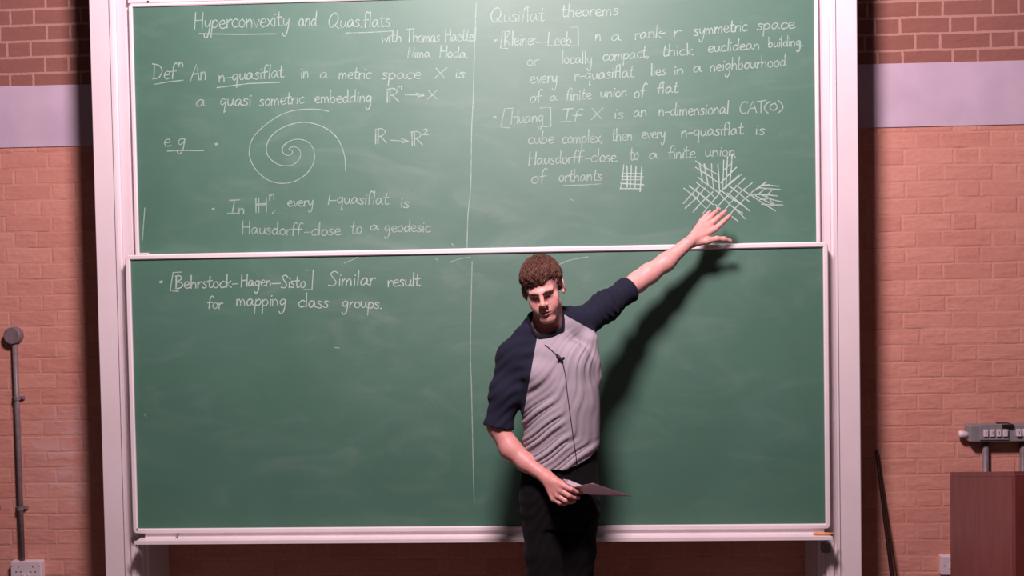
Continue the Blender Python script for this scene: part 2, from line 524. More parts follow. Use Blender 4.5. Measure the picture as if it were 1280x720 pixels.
def word(txt, x0, y0, x1, y1, xh, cap=None):
    """strokes (image points on the board) of one handwritten word: start and end of its baseline and its x-height"""
    adv = sum(G[c][0] for c in txt)
    cap = cap or 1.0
    ux, uy = (x1 - x0) / adv, (y1 - y0) / adv
    out, u = [], 0.0
    for c in txt:
        a, st = G[c]
        jy = random.uniform(-.05, .05)
        js = random.uniform(-.05, .05)
        for kind, pts in st:
            q = []
            for (px, py) in pts:
                yy = py if py <= 1 else 1 + (py - 1) * cap
                uu = u + px + 0.05 * yy + js * yy
                q.append((x0 + ux * uu, y0 + uy * uu - xh * (yy + jy)))
            out.append(cr(q) if kind == 's' else [np.array(p, float) for p in q])
        u += a
    return Word(out)


def L(*pts):
    return [np.array(p, float) for p in pts]


def dot(x, y, r=1.6):
    return Dot([np.array((x - r * .35, y + r * .1)), np.array((x, y)), np.array((x + r * .35, y - r * .15))])


def chalk(strokes, y, width, parent, mat, label=None, name='chalk_writing'):
    """ribbons of chalk lying on the board face at depth y; the strokes are given on the photograph and carried onto the board plane"""
    bm = bmesh.new()
    sidx = 0
    for st in strokes:
        P = [at(p[0], p[1], y) for p in st]
        P = [np.array([p[0], p[2]]) for p in P]
        Q = [P[0]]
        for p in P[1:]:
            if np.linalg.norm(p - Q[-1]) > 1e-4: Q.append(p)
        if len(Q) < 2: continue
        # square-ish ends
        n = len(Q)
        wv = (.0098 if isinstance(st, Dot) else width) * random.uniform(.85, 1.12)
        L_, R_ = [], []
        for i in range(n):
            t = Q[min(i + 1, n - 1)] - Q[max(i - 1, 0)]
            t = t / (np.linalg.norm(t) + 1e-9)
            nr = np.array([-t[1], t[0]])
            e = t * wv * .35 * (-1 if i == 0 else 1 if i == n - 1 else 0)
            k = wv * .5 * random.uniform(.82, 1.1)
            L_.append(Q[i] + e + nr * k)
            R_.append(Q[i] + e - nr * k)
        sidx = sidx + 1
        yy = y - .0004 - .00009 * (sidx % 7)
        va = [bm.verts.new((p[0], yy - 1.2e-5 * i_, p[1])) for i_, p in enumerate(L_)]
        vb = [bm.verts.new((p[0], yy - 1.2e-5 * i_, p[1])) for i_, p in enumerate(R_)]
        for i in range(n - 1):
            f = bm.faces.new((va[i], va[i + 1], vb[i + 1], vb[i]))
    for f in bm.faces:
        f.normal_update()
        if f.normal.y > 0: f.normal_flip()
    me = bpy.data.meshes.new(name)
    bm.to_mesh(me)
    bm.free()
    o = link_mesh(name, me, mat, parent)
    if label: o['label'] = label
    return o


# ------------------------------------------------------------------ chalkboards
def slab_frame(x0, x1, z0, z1, wd, y0, y1, bev):
    """rectangular rail frame around an opening x0..x1, z0..z1 with rounded outer corners"""
    bm = bmesh.new()
    r = 0.018

    def ring(off, rad, n=5):
        pts = []
        for cx, cz, a0 in ((x1 + off - rad, z1 + off - rad, 0), (x0 - off + rad, z1 + off - rad, 90), (x0 - off + rad, z0 - off + rad, 180), (x1 + off - rad, z0 - off + rad, 270)):
            for k in range(n + 1):
                a = math.radians(a0 + 90 * k / n)
                pts.append((cx + rad * math.cos(a), cz + rad * math.sin(a)))
        return pts
    loops = []
    for off, rad, y in ((0, .001, y1), (0, .001, y0 + bev), (bev, .003, y0), (wd - bev, r - .003, y0), (wd, r, y0 + bev), (wd, r, y1)):
        loops.append([bm.verts.new((px, y, pz)) for px, pz in ring(off, rad)])
    n = len(loops[0])
    for a, b in zip(loops, loops[1:] + loops[:1]):
        for i in range(n):
            bm.faces.new((a[i], a[(i + 1) % n], b[(i + 1) % n], b[i]))
    return bm


# upper board slides behind the lower one
YU, YL = -0.280, -0.340
up = thing('chalkboard', (0, -0.27, 1.80), 'upper green chalkboard filled with rows of white handwriting and a spiral', 'chalkboard')
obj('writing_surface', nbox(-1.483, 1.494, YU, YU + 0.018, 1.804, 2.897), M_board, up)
obj('frame', slab_frame(-1.482, 1.493, 1.805, 2.896, 0.017, YU - 0.010, YU + 0.020, 0.004), M_rail, up)
obj('head_rail', nbox(-1.499, 1.510, YU - 0.013, YU + 0.02, 2.911, 2.985, 0.003), M_rail, up)
obj('frame_corner_plate', nbox(-1.4815, -1.44, YU - 0.0085, YU - 0.0005, 1.8045, 1.812), M_rail, up)
tube_b = bmesh.new()
q = at(185, 1, YU - .012)
tube(tube_b, [(q[0], YU - 0.0135, q[2] - .004), (q[0], YU - 0.009, q[2] - .004)], 0.005, 10)
obj('frame_bolt', tube_b, M_black, up)

lo = thing('chalkboard', (0, -0.33, 0.55), 'lower green chalkboard behind the man, two lines of writing at its top left', 'chalkboard')
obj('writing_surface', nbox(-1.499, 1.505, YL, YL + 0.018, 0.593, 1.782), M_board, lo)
obj('frame', slab_frame(-1.498, 1.504, 0.594, 1.781, 0.021, YL - 0.010, YL + 0.020, 0.004), M_rail, lo)
b = bmesh.new()
# chalk ledge: back plate and a lip
box(b, -1.470, 1.500, YL + 0.004, YL + 0.018, 0.535, 0.578)
b2 = [(YL + 0.004, 0.552), (YL - 0.055, 0.552), (YL - 0.060, 0.556), (YL - 0.066, 0.556), (YL - 0.066, 0.541), (YL + 0.004, 0.541)]
va = [b.verts.new((-1.488, y, z)) for y, z in b2]
vb = [b.verts.new((1.516, y, z)) for y, z in b2]
for i in range(6): b.faces.new((va[i], va[(i + 1) % 6], vb[(i + 1) % 6], vb[i]))
b.faces.new(va); b.faces.new(vb[::-1])
obj('chalk_ledge', b, M_rail, lo)
for px, py in ((171.5, 661.5), (221, 669.5)):
    q = at(px, py, YL - .011)
    obj('frame_screw', tube(bmesh.new(), [(q[0], YL - 0.0125, q[2]), (q[0], YL - 0.009 if py < 665 else YL + .005, q[2])], 0.004, 8), M_trunk, lo)

b = bmesh.new()
tube(b, [(1.445, YL - .033, 0.5605), (1.53, YL - .037, 0.5595)], [0.0065, 0.005], 10)
ch = obj('chalk_stick', b, M_orange, None, True)
tag(ch, 'orange chalk stick lying on the right end of the chalk ledge', 'chalk')

WU = [
    ('title line', [word('Hyperconvexity', 242, 36.5, 362, 32.5, 10.5, .95), word('and', 373, 32.8, 396, 32.5, 9.5), word('Quas.flats', 409.5, 35, 488, 33.5, 9.5),
                    [L((249, 42.2), (300, 43), (345, 42.4)), cr([(432, 41.3), (462, 40.5), (492, 38.8)])]]),
    ('names', [word('with', 476.5, 53.4, 502, 53, 7.6), word('Thomas', 507.5, 52.5, 550, 53, 8.4), word('Haettel', 556, 52, 595, 51, 8)]),
    ('names', [word('Nima', 509, 72, 538, 71.5, 6.5), word('Hoda.', 549, 71, 586, 73, 7)]),
    ('definition', [word('Def', 189.5, 99, 220, 98, 9.6), word('n', 223, 83.5, 229.6, 83.5, 5.5), word('An', 237.7, 101, 258, 99.5, 10),
                    word('n-quasiflat', 273, 102.5, 355, 96.8, 8.4), word('in', 375.5, 98.2, 386, 98, 8.6), word('a', 399, 98, 410.5, 98, 7.5),
                    word('metric', 423, 99, 464, 98.4, 7.8), word('space', 476.5, 99, 527, 98.8, 8), word('X', 542, 98, 557.5, 98, 6.7), word('is', 568, 97, 581, 97, 6.5),
                    [L((193, 105.4), (212, 102), (229, 100.3)), L((271.3, 109.6), (310, 104.5), (349.7, 103))]]),
    ('definition', [word('a', 244, 134, 257.5, 133.5, 8.8), word('quasi', 274, 132.5, 314, 132, 8.4), word('sometric', 324, 132.7, 380.5, 129, 8),
                    word('embedding', 393, 129, 465, 127.5, 8), word('R', 481.6, 128, 499, 127, 8.3), word('n', 496.5, 112, 503, 112, 4.6),
                    word('>', 505, 123, 531, 123.5, 5.6), word('X', 534, 124, 547, 124, 5.7)]),
    ('example', [word('e', 204.5, 183, 214, 183, 9), word('g', 221, 182.5, 232, 182, 9), [L((209.3, 188.9), (230, 188), (254.4, 188.4)), dot(270.4, 180.3, 2.2)]]),
    ('map', [word('R', 467, 180.5, 484, 179.5, 9.2), word('>', 486, 180.5, 511, 182, 6.5), word('R', 513, 182.5, 529, 182, 8.8), word('2', 527.3, 169, 535.5, 169, 7.4)]),
    ('hyperbolic', [word('I', 283, 267.4, 298, 267, 8.2), word('n', 297.7, 267.5, 306, 267.4, 7.5), word('|', 318.5, 266.5, 335.5, 265.5, 9.2), word('n', 336, 250.3, 343.7, 249.8, 8),
                    [L((344, 262.7), (340.4, 266.9)), dot(266.7, 261.3, 2.2)], word('every', 359, 258.3, 392, 257.5, 7.2), word('1', 408, 256, 413, 255.5, 6), word('-quasiflat', 413, 255, 485.5, 255.5, 7.9),
                    word('is', 500, 259.6, 512, 259.6, 7.5)]),
    ('hyperbolic', [word('Hausdorff', 302, 292, 377, 294.5, 7.8), word('-close', 380, 294.3, 426.5, 294, 7.8), word('to', 438, 293, 453, 291.5, 9), word('a', 462, 288, 474, 287.5, 6),
                    word('geodesic', 480, 289.6, 538, 290, 7.6)]),
    ('theorems', [word('Qusiflat', 612.4, 28.3, 680.5, 26.8, 9.2), word('theorems', 701.6, 21.5, 773, 19, 8.4)]),
    ('theorem', [[dot(619.8, 50.5, 3.2)], word('[', 624, 58.5, 637, 58.5, 8.4), word('Kleiner', 630, 57.5, 671, 56, 8.8), [L((670, 53.2), (685, 52.6))], word('Leeb', 684, 57.5, 714.8, 56.5, 8.6),
                 word(']', 713, 55.5, 724.5, 55.5, 9.5), word('n', 743.5, 51, 751.5, 51, 8), word('a', 763, 51, 776, 50.5, 7.5), word('rank', 793, 49.5, 827, 47, 8), [L((825, 42), (831, 41.3))],
                 word('r', 841, 45.6, 850.5, 45, 7.5), word('symmetric', 867, 44.5, 934.5, 38.5, 8), word('space', 945.6, 37.8, 994, 35.5, 7.6)]),
    ('theorem', [word('or', 658, 82, 674, 81.5, 7.5), word('locally', 701.6, 80, 740.5, 79.5, 7.8), word('compact,', 753, 76.7, 811.5, 71.5, 7.8), word('thick', 826.7, 70.3, 867, 68.5, 7.4),
                 word('euclidean', 884, 65.5, 949.5, 61.5, 7.2), word('building.', 960, 59.5, 1004, 57, 6.5)]),
    ('theorem', [word('every', 662, 104.5, 697, 103, 8.6), word('r-quasiflat', 717.5, 101, 792.5, 96, 8), word('lies', 813, 94.7, 832.5, 94, 7.2), word('in', 842, 93.5, 855, 92.5, 6.6),
                 word('a', 866, 90.4, 877.5, 90, 7.5), word('neighbourhood', 887, 89.6, 983, 82.5, 7.8)]),
    ('theorem', [word('of', 661.5, 128.8, 677.5, 127.5, 8), word('a', 687, 126, 696.5, 125.5, 6), word('finite', 706.5, 126, 740, 124, 7.4), word('union', 750, 122, 784, 120.5, 7),
                 word('of', 792, 123, 806.5, 121.5, 8.4), word('flat', 820.5, 117.5, 847.5, 115.5, 7.2)]),
    ('theorem', [[dot(618.6, 146.5, 3.2)], word('[', 624, 156.5, 640, 156.5, 9.6), word('Huang', 638, 154.6, 680, 152.5, 8), word(']', 673, 156, 691, 156, 9.6), word('I', 700, 153, 715.5, 152.5, 8),
                 word('f', 714.5, 152, 726, 152, 7.6), word('X', 738.5, 149.4, 754, 149.4, 7.2), word('is', 766.8, 148.6, 780, 148, 7.6), word('an', 791, 146, 809, 145.5, 7.5),
                 word('n-dimensional', 823, 145.2, 911, 142.5, 8.2), word('CAT', 923.5, 142, 957, 140.5, 7.4), word('(', 953.5, 140.8, 962, 140.8, 6.6), word('0', 961, 139.5, 972, 139.3, 6.6), word(')', 971, 140.8, 979, 140.8, 6.8)]),
    ('theorem', [word('cube', 659.4, 180.4, 693, 179.5, 8), word('complex,', 702, 179.6, 754, 178, 8), word('then', 764.5, 176.5, 790.5, 175.5, 8), word('every', 802, 173.5, 832, 172.5, 7.6),
                 word('n-quasiflat', 851, 171.3, 929, 168, 8), word('is', 943, 168.3, 956.5, 168, 7.4)]),
    ('theorem', [word('Hausdorff', 660, 206.5, 727.5, 203.5, 8), word('-close', 731, 203, 771, 202, 8), word('to', 787, 200.5, 798.5, 199.5, 8.6), word('a', 810.5, 198.5, 823, 198, 7),
                 word('finite', 835, 198.5, 869.5, 197.5, 8), word('union', 881, 195.6, 919, 195, 7.2)]),
    ('theorem', [word('of', 663, 230, 682.5, 228.5, 8.8), word('orthants', 698, 227, 752.5, 225.5, 7.6), [L((704.4, 231.8), (730, 231.2), (751, 229.8))]]),
]


def flat(lst):
    return [s for w_ in lst for s in w_]


for nm, ws in WU:
    for w_ in ws:
        for q_ in ([w_] if isinstance(w_, Word) else [[k] for k in w_]):
            chalk(q_, YU, 0.0049, up, M_chalk, name='chalk_writing' if isinstance(w_, Word) else 'chalk_mark')

# spiral (two arms) - read off the photograph crop at 6.545 px per pixel
spA = [(790, 60), (720, 46), (640, 42), (500, 55), (370, 105), (240, 200), (165, 290), (142, 380), (150, 450), (190, 530), (260, 600), (340, 640), (430, 650), (520, 630), (600, 580), (655, 510), (675, 440),
       (665, 370), (625, 315), (570, 292), (510, 292), (455, 315), (418, 350), (412, 385), (430, 412), (460, 423), (488, 412), (496, 392), (485, 378), (470, 374)]
spB = [(930, 545), (928, 490), (920, 420), (880, 310), (820, 235), (740, 185), (650, 157), (560, 152), (460, 175), (370, 220), (310, 280), (282, 350), (288, 410), (325, 460), (380, 495), (440, 507), (500, 497),
       (545, 460), (562, 415), (552, 375), (525, 355), (490, 353), (468, 366), (470, 374)]
chalk([cr([(290 + x / 6.545, 130 + y / 6.545) for x, y in s], 4) for s in (spA, spB)], YU, 0.0050, up, M_chalk, name='chalk_drawing', label='spiral of two winding arms in chalk')


def Z(o, s, *pts):
    return L(*[(o[0] + x / s, o[1] + y / s) for x, y in pts])


gz = lambda *p: Z((620, 150), 5.805, *p)
chalk([gz((927, 325), (918, 420), (903, 497)), gz((950, 333), (953, 420), (952, 487)), gz((982, 330), (980, 420), (975, 490)), gz((1016, 338), (1012, 420), (1008, 490)), gz((1058, 338), (1052, 430), (1045, 520)),
       gz((915, 388), (1062, 390)), gz((912, 408), (1068, 412)), gz((912, 433), (1062, 434)), gz((905, 460), (1072, 470)), gz((900, 498), (1055, 499))], YU, 0.0050, up, M_chalk2, name='chalk_drawing', label='small square chalk grid')
gz = lambda *p: Z((840, 180), 7.2, *p)
chalk([gz((428, 445), (424, 350), (420, 270), (412, 185)), gz((428, 445), (270, 330), (235, 298)), gz((432, 430), (520, 350), (600, 283)), gz((470, 405), (540, 345), (630, 272)),
       gz((428, 445), (340, 545), (275, 630)), gz((428, 445), (520, 545), (600, 605), (635, 622)), gz((520, 545), (600, 615), (660, 674)),
       gz((250, 185), (262, 260), (275, 335)), gz((290, 180), (305, 270), (325, 365)), gz((356, 178), (360, 290), (375, 400)), gz((212, 152), (300, 212), (420, 280)), gz((212, 210), (330, 285), (420, 350)), gz((270, 355), (265, 335), (285, 345)),
       gz((465, 145), (462, 280), (455, 410)), gz((500, 115), (492, 260), (485, 395)), gz((540, 90), (535, 210), (522, 330)), gz((465, 235), (525, 182)), gz((440, 350), (510, 278), (580, 210)), gz((515, 105), (540, 88), (572, 122)),
       gz((105, 398), (200, 470), (300, 575)), gz((152, 376), (260, 455), (370, 545)), gz((218, 345), (310, 415), (395, 490)), gz((242, 380), (170, 460), (103, 535)), gz((300, 395), (200, 505), (118, 578)), gz((368, 430), (270, 520), (190, 612)),
       gz((450, 425), (520, 480), (640, 555), (700, 604)), gz((520, 380), (610, 450), (695, 520)), gz((575, 372), (660, 430), (740, 480)), gz((500, 440), (560, 490), (650, 560)),
       gz((660, 305), (560, 400), (470, 495), (400, 575)), gz((722, 350), (620, 430), (530, 525), (470, 600)), gz((700, 458), (630, 515), (570, 575), (520, 635)), gz((522, 640), (592, 694)), gz((390, 545), (435, 585)),
       gz((700, 450), (770, 395), (850, 340)), gz((720, 430), (800, 380), (875, 365)), gz((820, 368), (962, 380)), gz((785, 395), (975, 410)), gz((710, 455), (830, 455), (948, 468)), gz((700, 450), (740, 480)),
       gz((745, 485), (830, 540), (930, 602)), gz((750, 465), (900, 540)), gz((800, 455), (900, 500), (995, 522)), gz((805, 543), (900, 548), (998, 548)), gz((780, 450), (840, 400)), gz((860, 455), (910, 405)), gz((845, 460), (920, 545)), gz((790, 500), (860, 495))],
      YU, 0.0052, up, M_chalk2, name='chalk_drawing', label='fan of hatched chalk squares above the raised hand')
# column rule and stray marks on the upper board
chalk([cr([(595.3, 3), (592.7, 76), (591.5, 124), (589.6, 162), (588.4, 234), (585, 268), (583.8, 311)])], YU, 0.0046, up, M_chalk, name='chalk_rule')
for q_ in (L((713, 249), (716.5, 250.5)), L((565, 304.5), (567, 307.5)), L((178, 300), (181, 260))):
    chalk([q_], YU, 0.004, up, M_chalk, name='chalk_mark')

WL = [
    [[dot(201.5, 352.4, 2.8)], word('[', 211, 361.5, 226, 361.5, 9.4), word('Behrstock-', 218.5, 360.5, 297, 359, 8), word('Hagen', 300.5, 358.5, 339, 357.5, 7.4), [L((340, 354.6), (350.5, 354.2))], word('Sisto', 350.5, 359.5, 382, 360, 8),
     word(']', 378.5, 359.8, 392, 359.8, 10), word('Similar', 409.3, 357.3, 469, 356, 9), word('result', 484, 358.3, 525, 357.5, 8.2)],
    [word('for', 259, 386, 278.5, 386, 7.6), word('mapping', 295, 382, 358, 382.5, 8.6), word('class', 372, 384, 411, 385, 8.6), word('groups.', 427, 384, 478, 386, 7.8)],
]
for ws in WL:
    for w_ in ws:
        for q_ in ([w_] if isinstance(w_, Word) else [[k] for k in w_]):
            chalk(q_, YL, 0.0052, lo, M_chalk2, name='chalk_writing' if isinstance(w_, Word) else 'chalk_mark')
chalk([cr([(590.2, 327), (589, 380), (588, 444), (589.3, 480), (591, 560), (592.7, 627)])], YL, 0.0044, lo, M_chalk, name='chalk_rule')
for q_ in (cr([(430, 329), (440, 325), (447, 321.5)]), cr([(562, 328), (575, 323.5), (588, 321.5)]), L((544.5, 323), (546.5, 325)), L((418, 434.5), (424, 434.8)), L((180, 517), (183, 521)), cr([(690, 335), (710, 326), (735, 321)])):
    chalk([q_], YL, 0.004, lo, M_chalk, name='chalk_mark')

# ------------------------------------------------------------------ wiring on the left wall
t = thing('electrical_conduit', (-2.205, -0.02, 0.356), 'grey metal conduit with round box running down the left brick wall into the double socket', 'conduit')
b = bmesh.new()
tube(b, [(-2.211, -0.002, 1.435), (-2.211, -0.038, 1.435), (-2.211, -0.040, 1.435)], [0.040, 0.040, 0.037], 28)
obj('junction_box', b, M_steel, t, False)
b = bmesh.new()
tube(b, [(-2.207, -0.020, 1.41), (-2.205, -0.020, 1.0), (-2.203, -0.020, 0.35)], 0.0115, 14)
obj('pipe', b, M_steel, t, True)
for z in (1.136, 0.609):
    b = nbox(-2.234, -2.175, -0.010, -0.001, z - 0.009, z + 0.009, 0.002)
    tube(b, [(-2.205, -0.020, z - 0.009), (-2.205, -0.020, z + 0.009)], 0.0155, 14)
    s = obj('pipe_clip', b, M_steel, t)
    b = bmesh.new()
    tube(b, [(-2.183, -0.018, z), (-2.183, -0.004, z)], 0.005, 8)
    obj('clip_screw', b, M_steel, s)
t = thing('wall_socket', (-2.178, 0, 0.27), 'white double wall socket low on the left brick wall under the conduit', 'socket')
obj('face_plate', nbox(-2.252, -2.104, -0.040, -0.0005, 0.268, 0.358, 0.004), M_plate, t)
for cx in (-2.213, -2.143):
    obj('pin_slot', nbox(cx - .002, cx + .002, -0.0408, -0.039, 0.330, 0.338), M_black, t)
    for dx in (-.011, .011):
        obj('pin_slot', nbox(cx + dx - .004, cx + dx + .004, -0.0408, -0.039, 0.307, 0.311), M_black, t)
for cx in (-2.244, -2.112):
    obj('plate_screw', tube(bmesh.new(), [(cx, -0.0405, 0.336), (cx, -0.039, 0.336)], 0.003, 8), M_steel, t)
for cx in (-2.190, -2.166):
    obj('switch', nbox(cx - .007, cx + .007, -0.045, -0.038, 0.285, 0.300, 0.002), M_plate, t)
t = thing('electrical_conduit', (-2.34, -0.02, 0.3), 'second thin conduit at the left edge of the photo, only its clip showing', 'conduit')
b = bmesh.new()
tube(b, [(-2.343, -0.020, 1.40), (-2.343, -0.020, 0.30)], 0.0115, 14)
obj('pipe', b, M_steel, t, True)
b = nbox(-2.372, -2.311, -0.010, -0.001, 0.601, 0.619, 0.002)
tube(b, [(-2.343, -0.020, 0.601), (-2.343, -0.020, 0.619)], 0.0155, 14)
s = obj('pipe_clip', b, M_steel, t)

# ------------------------------------------------------------------ wiring on the right wall
t = thing('socket_trunking', (2.5, -0.03, 0.93), 'grey cable trunking with rows of small white sockets on the brick wall above the lectern', 'trunking')
obj('trunking_body', nbox(2.232, 2.82, -0.062, -0.0005, 0.886, 0.962, 0.005), M_trunk, t)
obj('cover_plate', nbox(2.275, 2.405, -0.068, -0.060, 0.895, 0.968, 0.003), M_trunk, t)
for x0 in (2.290, 2.437):
    for k in range(4):
        x = x0 + k * 0.029
        p_ = obj('socket_module', nbox(x, x + 0.019, -0.076, -0.061, 0.912, 0.944, 0.002), M_plate, t)
        obj('module_slot', nbox(x + .0085, x + .0105, -0.0767, -0.074, 0.922, 0.936), M_black, p_)
obj('top_clip', nbox(2.372, 2.425, -0.074, -0.004, 0.949, 0.967, 0.003), M_black, t)
tb = bmesh.new()
tube(tb, [(2.237, -0.035, 0.915), (2.200, -0.037, 0.919), (2.192, -0.037, 0.919)], [0.015, 0.017, 0.013], 12)
obj('end_plug', tb, M_plate, t, True)
for x in (2.318, 2.487):
    b = bmesh.new()
    tube(b, [(x, -0.022, 0.892), (x, -0.022, 0.05)], 0.014, 14)
    obj('pipe', b, M_steel, t, True)
t = thing('wall_switch', (2.155, 0, 0.27), 'small white wall plate low on the brick wall beside the lectern', 'switch')
obj('face_plate', nbox(2.113, 2.200, -0.034, -0.0005, 0.268, 0.356, 0.004), M_plate, t)
obj('rocker', nbox(2.149, 2.163, -0.040, -0.033, 0.299, 0.325, 0.002), M_plate, t)
for cx in (2.126, 2.187):
    obj('plate_screw', tube(bmesh.new(), [(cx, -0.0350, 0.312), (cx, -0.033, 0.312)], 0.003, 8), M_steel, t)

b = bmesh.new()
tube(b, [(1.872, -0.155, 0.010), (1.868, -0.10, 0.28), (1.848, -0.055, 0.57), (1.831, -0.014, 0.838), (1.830, -0.012, 0.845)], [0.011, 0.010, 0.009, 0.008, 0.005], 10)
tag(obj('wooden_stick', b, M_stick, None, True), 'thin dark stick leaning on the bricks right of the right board post', 'stick')

# ------------------------------------------------------------------ lectern
X0, X1, YN, YF = 1.69, 2.27, -1.67, -1.205
t = thing('lectern', (1.98, -1.44, 0), 'dark red-brown wooden lectern with sloping top in the right corner', 'lectern')
zt = lambda y: 1.0 + (1.100 - 1.0) * (YF - y) / (YF - YN)


def side_panel(x0, x1):
    b = bmesh.new()
    pts = [(YN + .012, 0.08), (YN + .012, zt(YN) - .012), (YF, zt(YF) - .012), (YF, 0.08)]
    a = [b.verts.new((x0, y, z)) for y, z in pts]
    c = [b.verts.new((x1, y, z)) for y, z in pts]
    for i in range(4): b.faces.new((a[i], a[(i + 1) % 4], c[(i + 1) % 4], c[i]))
    b.faces.new(a); b.faces.new(c[::-1])
    return b


obj('side_panel', side_panel(X0, X0 + .018), M_wood, t)
obj('side_panel', side_panel(X1 - .018, X1), M_wood, t)
obj('front_panel', nbox(X0, X1, YN - .006, YN + .012, 0.08, zt(YN) - .004, 0.002), M_wood2, t)
b = bmesh.new()
pts = [(YN - .004, zt(YN) - .011), (YN - .004, zt(YN) + .004), (YF - .005, zt(YF) + .002), (YF - .005, zt(YF) - .013)]
a = [b.verts.new((X0 - .0005, y, z)) for y, z in pts]
c = [b.verts.new((X1 + .0005, y, z)) for y, z in pts]
for i in range(4): b.faces.new((a[i], a[(i + 1) % 4], c[(i + 1) % 4], c[i]))
b.faces.new(a); b.faces.new(c[::-1])
obj('sloping_top', b, M_wood, t)
obj('shelf', nbox(X0 + .018, X1 - .018, YN + .02, YF, 0.55, 0.568), M_wood, t)
obj('plinth', nbox(X0 + .01, X1 - .01, YN + .02, YF - .02, 0.0, 0.085), M_wood, t)

